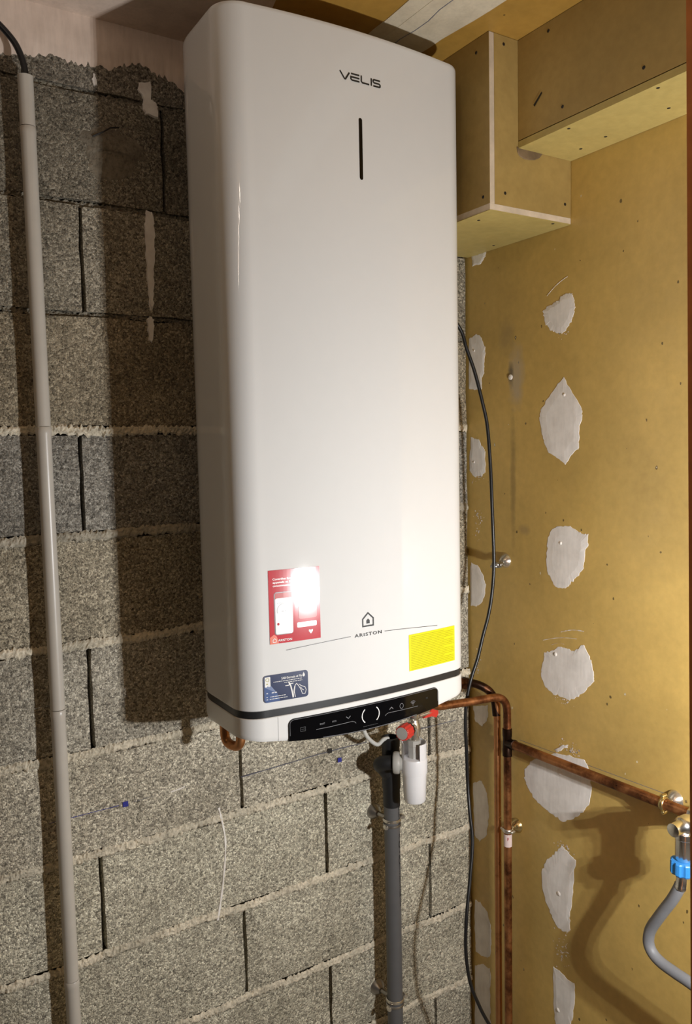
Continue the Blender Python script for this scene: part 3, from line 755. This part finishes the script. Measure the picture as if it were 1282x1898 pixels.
# red leaflet sticker
x0, x1, z0, z1 = -.7113, -.6156, -.3825, -.2544
U = lambda u: x0 + (x1 - x0) * u
Wv = lambda v: z1 - (z1 - z0) * v
red = sub('red_sticker', rect(x0, x1, z0, z1, 14), 'red_print', .0006, heater); red['label'] = 'glossy red leaflet sticker showing a phone'
def rp(name, polys, mat, off=.0010): 
    o = sub(name, polys, mat, off, None)
    o.parent = red; o.matrix_parent_inverse = Matrix.Identity(4); return o
tx = text_polys('Contrôlez facilement vos', U(.08), U(.70), Wv(.135), .0034) + text_polys('appareils et Réduisez vos', U(.08), U(.72), Wv(.180), .0034) + text_polys('consommations d\'énergie', U(.08), U(.68), Wv(.225), .0034)
rp('leaflet_text', tx, 'white_print')
rp('phone_picture', rrect(U(.095), U(.455), Wv(.885), Wv(.30), .005, 4, 4), 'dark_print', .0009)
rp('phone_header', rect(U(.115), U(.435), Wv(.40), Wv(.315), 2), 'pale_print', .0012)
rp('phone_screen', rrect(U(.115), U(.445), Wv(.875), Wv(.385), .003, 3, 4), 'white_print', .0012)
rp('phone_dial', stroke(arc(U(.275), Wv(.555), .012, .012, -20, 200, 18), .0011) + dashes(U(.235), U(.32), Wv(.565), .002, 3) + dashes(U(.15), U(.26), Wv(.45), .001, 4), 'grey_print', .0015)
rp('phone_button', [arc(U(.165), Wv(.735), .0022, .0022, 0, 360, 12)[:-1]], 'red_print', .0015)
rp('badge', stroke(arc(U(.88), Wv(.10), .0055, .0055, 0, 360, 20), .0009) + rect(U(.855), U(.905), Wv(.125), Wv(.095)) + dashes(U(.82), U(.95), Wv(.185), .001, 9), 'white_print')
rp('pale_panel', rrect(U(.56), U(.93), Wv(.70), Wv(.33), .004, 4, 4), 'pale_print')  # plain pale pink panel at mid right of the sticker
rp('text_box', rrect(U(.53), U(.92), Wv(.815), Wv(.745), .002, 3, 4), 'white_print')
rp('heart_icon', [[(U(.80), Wv(.92)), (U(.84), Wv(.885)), (U(.84), Wv(.865)), (U(.82), Wv(.86)), (U(.80), Wv(.872)), (U(.78), Wv(.86)), (U(.76), Wv(.865)), (U(.76), Wv(.885))]], 'white_print')
rp('corner_flash', [[(U(0), Wv(1)), (U(.17), Wv(1)), (U(.13), Wv(.90)), (U(.08), Wv(.87)), (U(0), Wv(.91))]], 'orange_print', .0009)
rp('leaflet_brand', stroke([(U(.085), Wv(.925)), (U(.055), Wv(.945)), (U(.055), Wv(.975)), (U(.115), Wv(.975)), (U(.115), Wv(.945))], .0011, True) + text_polys('ARISTON', U(.15), U(.42), Wv(.972), .0036), 'white_print', .0013)

# yellow notice
x0, x1, z0, z1 = -.4228, -.3017, -.4762, -.4056
yel = sub('yellow_sticker', rect(x0, x1, z0, z1, 16), 'yellow', .0006, heater); yel['label'] = 'bright yellow notice sticker with fine lines of print'
pr = []
for i in range(20):
    z = z1 - .0045 - i * .0033; pr += dashes(x0 + .005, x1 - (.003 if i % 5 else .03), z, .0007, 60 + i)
o = sub('notice_lines', pr, 'yellow_ink', .0010, None); o.parent = yel

# installer's blue card
x0, x1, z0, z1 = -.7258, -.6425, -.4838, -.4360
U = lambda u: x0 + (x1 - x0) * u
Wv = lambda v: z1 - (z1 - z0) * v
blu = sub('blue_sticker', rrect(x0, x1, z0, z1, .0055, 5, 10), 'navy', .0006, heater); blu['label'] = 'navy blue business card sticker with white lettering'
def bp(name, polys, mat, off=.0010):
    o = sub(name, polys, mat, off, None); o.parent = blu; return o
bp('light_blue_shape', [[(U(.02), Wv(.9)), (U(.06), Wv(.99)), (U(.36), Wv(.99)), (U(.30), Wv(.70)), (U(.15), Wv(.36)), (U(.02), Wv(.42))]], 'blue_print', .0009)
bp('logo_box', rrect(U(.03), U(.155), Wv(.42), Wv(.06), .001, 2, 2), 'white_print', .0012)
bp('logo_marks', stroke(arc(U(.09), Wv(.16), .003, .003, 0, 360, 10), .0008) + rect(U(.065), U(.095), Wv(.335), Wv(.29)), 'yellow_ink', .0015)
bp('card_text', text_polys('SAB Germain et Fils', U(.40), U(.86), Wv(.215), .0040), 'white_print')
bp('card_small_text', dashes(U(.22), U(.86), Wv(.275), .0011, 31) + dashes(U(.46), U(.86), Wv(.345), .0011, 32) + dashes(U(.06), U(.29), Wv(.655), .0017, 33) + dashes(U(.06), U(.48), Wv(.80), .0011, 34) + dashes(U(.06), U(.52), Wv(.885), .0011, 35), 'white_print', .0012)
bp('drop_icon', [[(U(.90), Wv(.06)), (U(.925), Wv(.15)), (U(.925), Wv(.20)), (U(.90), Wv(.235)), (U(.875), Wv(.20)), (U(.875), Wv(.15))]], 'white_print')
dr = stroke([(U(.56), Wv(.36)), (U(.60), Wv(.50)), (U(.63), Wv(.72)), (U(.65), Wv(.95))], .0024) + stroke([(U(.70), Wv(.95)), (U(.68), Wv(.75)), (U(.70), Wv(.5)), (U(.74), Wv(.44))], .0012)
dr += stroke([(U(.48), Wv(.47)), (U(.55), Wv(.47)), (U(.60), Wv(.42)), (U(.66), Wv(.42))], .0014) + stroke([(U(.74), Wv(.46)), (U(.79), Wv(.58)), (U(.83), Wv(.70)), (U(.86), Wv(.86)), (U(.92), Wv(.88)), (U(.95), Wv(.74)), (U(.92), Wv(.62)), (U(.84), Wv(.56)), (U(.78), Wv(.48))], .0010)
dr += stroke([(U(.66), Wv(.95)), (U(.665), Wv(.7)), (U(.69), Wv(.52))], .0010) + stroke([(U(.82), Wv(.6)), (U(.86), Wv(.7)), (U(.90), Wv(.74))], .0009)
bp('tool_drawing', dr, 'white_print')

# control panel
px0, px1, pzt, pr_ = -.6820, -.3502, -.5193, .011
def ptop(x):
    d = min(x - px0, px1 - x); return pzt - (pr_ - math.sqrt(max(0, pr_ ** 2 - (pr_ - d) ** 2)) if d < pr_ else 0)
xs = sorted(set([px0 + pr_ * (1 - math.cos(math.pi / 2 * i / 6)) for i in range(7)] + [px1 - pr_ * (1 - math.cos(math.pi / 2 * i / 6)) for i in range(7)] + [px0 + pr_ + (px1 - px0 - 2 * pr_) * i / 40 for i in range(41)]))
V = []; F = []
for x in xs:
    zb_ = zbot(x) + .0008
    for off, z in ((-.001, ptop(x)), (.0022, ptop(x) - .0006), (.0022, zb_), (-.004, zb_ - .0004)): V.append((x, yf(x) - off, z))
for i in range(len(xs) - 1):
    for j in range(3): q = i * 4 + j; F.append((q, q + 4, q + 5, q + 1))
F += [(0, 1, 2, 3), tuple(len(V) - 4 + k for k in (0, 1, 2, 3))]
panel = mesh('control_panel', V, F, 'gloss_black'); autosmooth(panel, 30); adopt(heater, panel); panel['label'] = 'glossy black touch control panel'
def pp(name, polys, mat, off=.0026):
    o = sub(name, polys, mat, off, None); o.parent = panel; return o
rim = [(px0 + .002, -.549)] + [(px0 + .002, ptop(px0 + .0035) - .006)] + [(x, ptop(x) - .0018) for x in xs if px0 + .003 < x < px1 - .003] + [(px1 - .002, ptop(px1 - .0035) - .006), (px1 - .002, -.548)]
pp('rim_line', stroke(rim, .0007), 'icon')
pp('lower_rim', stroke([(x, zbot(x) + .0022) for x in xs if -.62 < x < -.40], .0011), 'icon')
CX = -.5160
pp('dial_arc', stroke(arc(CX, -.541, .019, .0165, 132, 228, 14), .0018), 'white_print')
pp('dial_arc', stroke(arc(CX, -.541, .019, .0165, -48, 48, 14), .0018), 'white_print')
pp('chevron', stroke([(-.569, -.5345), (-.5645, -.5385), (-.560, -.5345)], .0013), 'icon')
pp('chevron', stroke([(-.4735, -.5400), (-.4690, -.5360), (-.4645, -.5400)], .0013), 'icon')
pp('power_ring', stroke(arc(-.4445, -.5385, .0042, .0048, 0, 360, 20), .0010), 'icon')
wf = []
for rr_ in (.003, .0055, .008): wf += stroke(arc(-.4165, -.5425, rr_, rr_, 45, 135, 8), .0011)
wf += [arc(-.4165, -.5425, .0010, .0010, 0, 360, 8)[:-1]]
pp('wireless_icon', wf, 'icon')
pp('guide_line', stroke([(-.630, -.5465), (-.60, -.5465), (-.5565, -.5455), (-.551, -.5475), (-.5485, -.5505)], .0009), 'icon')
pp('guide_line', stroke([(-.4835, -.5495), (-.4800, -.5465), (-.475, -.5455), (-.44, -.5465), (-.405, -.5470)], .0009), 'icon')
pp('display_icon', stroke([(-.6600, -.5375), (-.6600, -.5445), (-.6510, -.5445), (-.6510, -.5375)], .0009, True) + dashes(-.6585, -.6525, -.541, .0012, 1), 'icon_dim')
pp('display_icon', text_polys('BOOST', -.6225, -.6125, -.5395, .0028), 'icon')
pp('display_icon', text_polys('ECO', -.5975, -.5895, -.5395, .0028), 'icon')
pp('display_icon', text_polys('OK', -.3840, -.3780, -.5375, .0032), 'icon_dim')
pp('caption', dashes(-.5330, -.5010, -.5605, .0010, 5), 'icon_dim')
# seam in the bottom cover left of the panel
sub('cover_seam', stroke([(-.7005, -.5125), (-.7005, -.5555)], .0006), 'grey_print', .0003, heater)

# sub-parts were built in world coordinates: shift them under parents that hang below the heater Empty
bpy.context.view_layer.update()
for par in (red, yel, blu, panel):
    for ch in list(par.children): ch.matrix_parent_inverse = par.matrix_world.inverted()

# ------------------------------------------------------------------ pipes, cables and fittings
# grey conduit on the left, in socketed lengths
cx, cy = -1.0105, -.033
con = empty('conduit', (cx, cy, FLOOR), 'pale grey plastic conduit running down the block wall', 'conduit')
js = [.595, .512, .001, -.510, -1.027, -1.54, FLOOR]
for i in range(len(js) - 1):
    zt, zb_ = js[i], js[i + 1]
    prof = [(.0128, zt - .001), (.0136, zt - .002), (.0136, zt - .012), (.0128, zt - .016), (.0128, zb_ + .0)] if i else [(.0132, zt), (.0128, zt - .001), (.0128, zb_)]
    o = MB().lathe([(r_, z) for r_, z in prof], (cx, cy, 0), (0, 0, 1), 28).build('conduit_length', 'conduit'); adopt(con, o)
for z in (.25, -.75, -1.3):   # saddles to the wall
    o = MB().box(cx - .008, cx + .008, cy + .006, .001, z - .008, z + .008).build('saddle', 'conduit', smooth=False); adopt(con, o)
o = MB().tube(spline([(cx, cy, .50), (cx, cy, .58), (cx - .001, cy, .612), (cx - .010, cy + .001, .640), (cx - .024, cy + .003, .660), (cx - .05, cy + .006, .683), (cx - .10, cy + .010, .712), (cx - .17, cy + .012, .7295), (cx - .6, cy + .012, .7295)], 8), .0055, 14).build('feed_cable', 'cable')
tag(o, 'black cable curving out of the top of the grey conduit', 'cable')

# black flex from behind the heater
pts = [(-.27, -.10, .32), (-.20, -.112, .28), (-.131, -.12, .217), (-.110, -.122, .168), (-.089, -.125, .116), (-.070, -.128, .05), (-.057, -.13, -.006), (-.050, -.132, -.10), (-.048, -.135, -.205), (-.044, -.135, -.319), (-.050, -.135, -.39), (-.062, -.135, -.444), (-.079, -.135, -.49),
       (-.096, -.135, -.541), (-.113, -.135, -.578), (-.125, -.135, -.612), (-.133, -.135, -.65), (-.135, -.135, -.70), (-.133, -.136, -.76), (-.134, -.140, -.828), (-.144, -.158, -.89), (-.152, -.176, -.949), (-.176, -.194, -1.02), (-.205, -.214, -1.10), (-.212, -.220, -1.17), (-.203, -.223, -1.24), (-.181, -.226, -1.30), (-.156, -.23, -1.352), (-.10, -.235, -1.45), (-.06, -.24, -1.60), (-.05, -.245, -1.742)]
tag(MB().tube(spline(pts, 6), .0040, 12).build('power_cable', 'cable'), 'thin black power cable hanging beside the gold wall', 'cable')

# copper pipe with soldered tee and branch
PX = -.035
cp = empty('copper_pipe', (PX, -.167, FLOOR), 'copper pipe with a tee and a branch running to the tap', 'pipe')
o = MB().tube(filleted([(-.262, -.153, -.605), (-.235, -.155, -.624), (-.15, -.158, -.629), (PX, -.167, -.632), (PX, -.167, -.80), (PX, -.167, FLOOR + .01)], [.02, .02, .042, .02], 10), .0092, 18).build('riser', 'copper'); adopt(cp, o)
o = MB().lathe([(.0092, 0), (.0112, .001), (.0112, .018), (.0104, .020), (.0104, .047), (.0112, .049), (.0112, .066), (.0092, .067)], (PX, -.167, -.778), (0, 0, 1), 20).lathe([(.0110, 0), (.0112, .020), (.0120, .021), (.0120, .024), (.0100, .025)], (PX, -.167, -.745), (0, -1, 0.027), 20).build('tee', 'copper_dark'); adopt(cp, o)
o = MB().tube([(PX, -.172, -.745), (PX, -.40, -.739), (PX, -.62, -.733), (PX, -.6445, -.7325)], .0102, 18).build('branch', 'copper'); adopt(cp, o)
cp2 = empty('copper_pipe', (PX, -.133, FLOOR), 'narrower copper pipe in the corner with a dark blackened bend', 'pipe')
o = MB().tube(filleted([(-.037, -.126, -.640), (-.0355, -.133, -.655), (PX, -.133, -.70), (PX, -.133, FLOOR + .01)], [.02, .02], 6), .0082, 16).build('riser', 'copper_bright'); adopt(cp2, o)
o = MB().tube(spline([(-.17, -.098, -.590), (-.124, -.10, -.601), (-.098, -.10, -.607), (-.074, -.102, -.614), (-.055, -.110, -.624), (-.043, -.119, -.636), (-.037, -.127, -.655), (-.036, -.132, -.69)], 6), .0098, 16).build('blackened_bend', 'copper_dark'); adopt(cp2, o)
o = MB().lathe([(.0125, 0), (.0135, .002), (.0135, .022), (.0150, .023), (.0150, .034), (.0105, .035)], (-.130, -.0995, -.600), (1, -.01, -.28), 6).build('union_nut', 'copper_dark'); adopt(cp2, o)

# short copper bend under the left of the heater
o = MB().tube(filleted([(-.7035, -.148, -.545), (-.7035, -.148, -.6155), (-.719, -.108, -.6145), (-.719, -.108, -.545)], .024, 10), .0092, 16).build('copper_bend', 'copper_bright')
tag(o, 'short copper bend under the left end of the heater', 'pipe')

# pipe clamps on the right wall
def wall_clamp(loc, ring, R, mat_base, mat_ring, label, axis=(0, 0, 1), with_ears=True):
    e = empty('pipe_clamp', loc, label, 'clamp')
    L3 = Vector(loc); C3 = Vector(ring); d = (C3 - L3); n = Vector((-1, 0, 0)) if abs(loc[0]) < 1e-6 else Vector((0, -1, 0))
    o = MB().lathe([(.0170, 0), (.0178, .001), (.0168, .004), (.011, .011), (.0065, .015), (.0045, .016)], L3, n, 24).build('rosette', mat_base); adopt(e, o)
    end = C3 - d.normalized() * R
    o = MB().tube([L3 + n * .013, end], .0034, 10).build('threaded_rod', mat_ring); adopt(e, o)
    o = MB().torus(C3, axis, R + .0016, .0026, 28, 8, flat=1.9).build('ring', mat_ring); adopt(e, o)
    if with_ears:
        ax = Vector(axis); sd = ax.cross(d).normalized()
        for s in (-1, 1):
            o = MB().lathe([(.0032, -.006), (.0042, -.005), (.0042, .004), (.0030, .006)], C3 + sd * s * (R + .0055), d, 10).build('clamp_screw', mat_ring); adopt(e, o)
    return e
wall_clamp((0, -.163, -.958), (PX, -.167, -.958), .0092, 'brass', 'nickel', 'brass clamp holding the upright copper pipe to the gold wall')
wall_clamp((0, -.590, -.734), (PX, -.590, -.734), .0102, 'nickel', 'brass', 'silver clamp with brass ring holding the branch pipe near the tap', axis=(0, 1, -.027))
wall_clamp((0, -.128, -.322), (-.030, -.130, -.330), .0095, 'nickel', 'dull_steel', 'empty open pipe clamp on the gold wall behind the black cable', axis=(.25, .25, 1))
# small paper tag on the riser
o = MB().lathe([(.0099, 0), (.0099, .030)], (PX, -.167, -.9965), (0, 0, 1), 18, math.radians(60), math.radians(330), caps=False).build('paper_tag', 'paper')
tag(o, 'small pale paper tag marked F around the copper pipe', 'tag')
tp = text_polys('F', 0, .005, 0, .008)
V = []; F = []
for poly in tp:
    o_ = len(V)
    for u_, w_ in poly: V.append((PX - .0078 + u_ * .35, -.1735 - u_ * .40 - .0012, -.980 + w_))
    F.append(tuple(range(o_, o_ + len(poly))))
om = mesh('tag_letter', V, F, 'red_print', o)

# grey waste pipe with its clamps
DX, DY = -.2915, -.057
dp = empty('waste_pipe', (DX, DY, FLOOR), 'dark grey plastic waste pipe standing against the block wall', 'pipe')
o = MB().lathe([(.0182, FLOOR + .002), (.0182, -.78)], (DX, DY, 0), (0, 0, 1), 32).build('tube', 'pvc'); adopt(dp, o)
o = MB().lathe([(.0182, -.83), (.0212, -.829), (.0212, -.775), (.0205, -.772), (.0205, -.732), (.0212, -.73), (.0212, -.710), (.0165, -.709), (.0165, -.76)], (DX, DY, 0), (0, 0, 1), 32, caps=False).build('tee_socket', 'rubber'); adopt(dp, o)  # socket coloured black to carry the siphon's shadow
o = MB().tube(spline([(-.3155, -.0948, -.752), (-.328, -.083, -.754), (-.330, -.070, -.762), (-.316, -.060, -.775), (-.2990, -.0565, -.795)], 6), .0165, 24).build('elbow', 'rubber'); adopt(dp, o)
o = MB().lathe([(.0184, -.872), (.0196, -.871), (.0196, -.80)], (DX, DY, 0), (0, 0, 1), 32, caps=False).build('shadow_sleeve', 'rubber'); adopt(dp, o)  # added black sleeve, paints the siphon's shadow on the pipe top
# print along the pipe
def pipe_text(txt, z_top, hh, length):
    polys = text_polys(txt, 0, length, 0, hh); V = []; F = []
    for poly in polys:
        b = len(V)
        for u_, w_ in poly:
            a = math.radians(-62) + (w_ - hh / 2) / .0184
            V.append((DX + .0185 * math.cos(a), DY + .0185 * math.sin(a), z_top - u_))
        F.append(tuple(range(b, b + len(poly))))
    return V, F
for txt, z, l in (('EPSEA 40', -.872, .042), ('PL', -.937, .010), ('+ E', -.976, .016), ('CU-13 MONTAGE 1154', -1.005, .105)):
    V, F = pipe_text(txt, z, .0055, l); o = mesh('pipe_print', V, F, 'ink', recalc=False); adopt(dp, o)
for z in (-.961, -1.0):
    V = []; n_ = 20
    for k_, rr_ in ((0, 1.0), (1, .62)):
        for i in range(n_):
            t = 2 * math.pi * i / n_; a = math.radians(-62) + .0038 * rr_ * math.cos(t) / .0184; V.append((DX + .0185 * math.cos(a), DY + .0185 * math.sin(a), z + .0085 * rr_ * math.sin(t)))
    o = mesh('pipe_print', V, [(i, (i + 1) % n_, n_ + (i + 1) % n_, n_ + i) for i in range(n_)], 'ink', recalc=False); adopt(dp, o)
def waste_clamp(z, label):
    e = empty('pipe_clamp', (DX, 0, z), label, 'clamp')
    o = MB().lathe([(.0185, 0), (.0190, .001), (.0165, .006), (.011, .013), (.007, .018)], (DX - .012, .0, z + .004), (0, -1, 0), 24).build('rosette', 'dull_steel'); adopt(e, o)
    o = MB().tube([(DX - .012, -.012, z + .004), (DX - .006, DY + .018, z + .004)], .005, 10).build('threaded_rod', 'dull_steel'); adopt(e, o)
    o = MB().torus((DX, DY, z + .004), (0, 0, 1), .0200, .0022, 32, 8, flat=1.6).build('ring', 'nickel'); adopt(e, o)
    o = MB().torus((DX, DY, z - .008), (0, 0, 1), .0198, .0018, 32, 8, flat=1.6).build('lower_ring', 'dull_steel'); adopt(e, o)
    for x, y, zz_ in ((DX - .0245, DY - .010, z - .006), (DX + .025, DY - .006, z + .006)):
        o = MB().lathe([(.0040, -.006), (.0052, -.005), (.0052, .005), (.0036, .007)], (x, y, zz_), (-.3, -1, .1), 12).build('clamp_screw', 'nickel'); adopt(e, o)
waste_clamp(-.908, 'upper metal clamp on the grey waste pipe')
waste_clamp(-1.345, 'lower metal clamp on the grey waste pipe')

# white siphon
SX, SY = -.2765, -.126
si = empty('siphon', (SX, SY, -.838), 'white plastic siphon cup hanging under the heater', 'siphon')
o = MB().lathe([(.002, -.8385), (.0225, -.838), (.0245, -.835), (.0262, -.790), (.0266, -.774), (.0285, -.773), (.0290, -.766), (.0290, -.742), (.0280, -.739), (.0255, -.738)], (SX, SY, 0), (0, 0, 1), 36).build('cup', 'siphon'); adopt(si, o)
refv = Vector((-.85, -.52, 0))
o = MB().lathe([(.0278, -.742), (.0278, -.703), (.0262, -.703), (.0262, -.742)], (SX, SY, 0), (0, 0, 1), 32, math.radians(48), math.radians(325), caps=False, ref=refv).build('funnel', 'siphon'); adopt(si, o)
o = MB().lathe([(.0135, -.742), (.0135, -.712), (.0150, -.711), (.0150, -.698), (.012, -.697)], (SX, SY, 0), (0, 0, 1), 8).build('inlet_nut', 'siphon_grey'); adopt(si, o)
bd = Vector((-.78, .62, 0)).normalized()
o = MB().lathe([(.0175, .026), (.0175, .032), (.0235, .033), (.0245, .036), (.0245, .044), (.0225, .047), (.0165, .048)], (SX, SY, -.752), bd, 32).lathe([(.0150, .027), (.0150, .034)], (SX, SY, -.752), bd, 24).build('union_nut', 'siphon_grey'); adopt(si, o)

# safety valve
sv = empty('safety_valve', (SX, SY, -.70), 'nickel safety valve with a red knob under the heater', 'valve')
o = MB().lathe([(.0110, -.700), (.0115, -.690), (.0140, -.688), (.0150, -.680), (.0150, -.668), (.0125, -.660), (.0110, -.652), (.0140, -.648), (.0155, -.642), (.0155, -.628), (.0120, -.622), (.0120, -.585), (.0120, -.548)], (SX, SY, 0), (0, 0, 1), 20).build('valve_body', 'nickel'); adopt(sv, o)
kd = Vector((-.90, -.43, .02)).normalized(); kb = Vector((SX, SY, -.668))
o = MB().lathe([(.0115, .004), (.0125, .012), (.0105, .016), (.0105, .024)], kb, kd, 18).build('side_outlet', 'nickel'); adopt(sv, o)
o = MB().lathe([(.0150, .022), (.0158, .023), (.0158, .029), (.0135, .030)], kb, kd, 24).build('collar', 'gloss_black'); adopt(sv, o)
kn = MB(); n_ = 48; V = []; F = []
uu = kd.cross(Vector((0, 0, 1))).normalized(); ww = kd.cross(uu)
for h, rs in ((.030, 1.0), (.031, 1.06), (.054, 1.0), (.0555, .93)):
    for k in range(n_):
        a = 2 * math.pi * k / n_; rad = .0163 * rs * (1 + .028 * (1 if (k % 4) < 2 else -1)); V.append(kb + kd * h + (uu * math.cos(a) + ww * math.sin(a)) * rad)
for j in range(3):
    for k in range(n_): F.append((j * n_ + k, j * n_ + (k + 1) % n_, (j + 1) * n_ + (k + 1) % n_, (j + 1) * n_ + k))
F += [tuple(range(n_)), tuple(3 * n_ + k for k in range(n_))]
o = mesh('knob', V, F, 'red_plastic'); adopt(sv, o)
o = MB().lathe([(.0135, .0555), (.0135, .0562), (.011, .0563)], kb, kd, 28).build('knob_cap', 'siphon_grey'); adopt(sv, o)
V = [(-.250, -.128, -.655), (-.210, -.128, -.628), (-.208, -.128, -.652), (-.214, -.128, -.660), (-.226, -.128, -.655)]
V = V + [(x, y + .012, z) for x, y, z in V]
o = mesh('lever', V, [(0, 1, 2, 3, 4), (5, 6, 7, 8, 9)] + [(i, (i + 1) % 5, 5 + (i + 1) % 5, 5 + i) for i in range(5)], 'red_plastic'); adopt(sv, o)
o = MB().tube([(-.270, -.124, -.648), (-.225, -.122, -.646)], .006, 12).build('lever_stem', 'nickel'); adopt(sv, o)

tag(MB().tube(spline([(-.420, -.10, -.560), (-.405, -.10, -.625), (-.395, -.10, -.652), (-.380, -.092, -.678), (-.358, -.082, -.700), (-.338, -.074, -.712), (-.316, -.064, -.7085), (-.300, -.059, -.711)], 6), .0046, 12).build('drip_tube', 'white_tube'), 'thin white drip tube slanting into the waste pipe', 'tube')

# tap with hose at the end of the branch
TX, TY = -.083, -.668
tp_ = empty('washing_machine_tap', (TX, TY, -.79), 'chrome appliance tap at the end of the copper branch', 'tap')
o = MB().lathe([(.011, .0), (.0160, .002), (.0175, .008), (.0175, .020), (.0150, .024)], (PX, -.645, -.7325), (0, -1, .027), 8).build('inlet_nut', 'chrome'); adopt(tp_, o)
o = MB().lathe([(.006, -.014), (.0150, -.012), (.0165, -.004), (.0165, .012), (.0140, .018), (.0140, .034), (.0175, .038), (.0175, .056), (.0150, .060), (.0120, .064), (.0120, .082), (.006, .084)], (PX, TY, -.7315), (-1, 0, 0), 16).build('valve_body', 'chrome'); adopt(tp_, o)
o = MB().lathe([(.0140, -.735), (.0150, -.742), (.0180, -.744), (.0180, -.754), (.0162, -.756), (.0162, -.792), (.0145, -.795)], (TX, TY, 0), (0, 0, 1), 28).build('outlet', 'chrome'); adopt(tp_, o)
ho = empty('water_hose', (-.085, -.65, -.87), 'grey rubber hose with blue collar curving away from the tap', 'hose')
V = []; F = []; n_ = 40
for z, rs in ((-.7955, .95), (-.7975, 1.0), (-.8165, 1.0), (-.8195, .9)):
    for k in range(n_):
        a = 2 * math.pi * k / n_; rad = .0215 * rs * (1 + .05 * (1 if (k % 5) < 3 else -1)); V.append((TX - .003 + rad * math.cos(a), TY + rad * math.sin(a), z))
for j in range(3):
    for k in range(n_): F.append((j * n_ + k, j * n_ + (k + 1) % n_, (j + 1) * n_ + (k + 1) % n_, (j + 1) * n_ + k))
F += [tuple(range(n_)), tuple(3 * n_ + k for k in range(n_))]
o = mesh('collar_nut', V, F, 'blue_plastic'); adopt(ho, o); o['label'] = 'bright blue ribbed collar nut'
fd = Vector((-.10, .05, -1)).normalized()
o = MB().lathe([(.0108, 0), (.0118, .003), (.0106, .006), (.0106, .026), (.0114, .028), (.0105, .032)], (TX - .003, TY, -.8165), fd, 20).build('ferrule', 'chrome'); adopt(ho, o)
o = MB().tube(spline([(-.0875, -.664, -.842), (-.0885, -.660, -.853), (-.0885, -.648, -.878), (-.088, -.633, -.903), (-.0865, -.613, -.937), (-.0855, -.604, -.953), (-.085, -.5975, -.970), (-.085, -.5965, -.990), (-.085, -.606, -1.005), (-.085, -.625, -1.013), (-.085, -.655, -1.016), (-.085, -.69, -1.018), (-.085, -.78, -1.03), (-.085, -.86, -1.09)], 6), .0104, 16).build('rubber_hose', 'hose'); adopt(ho, o)
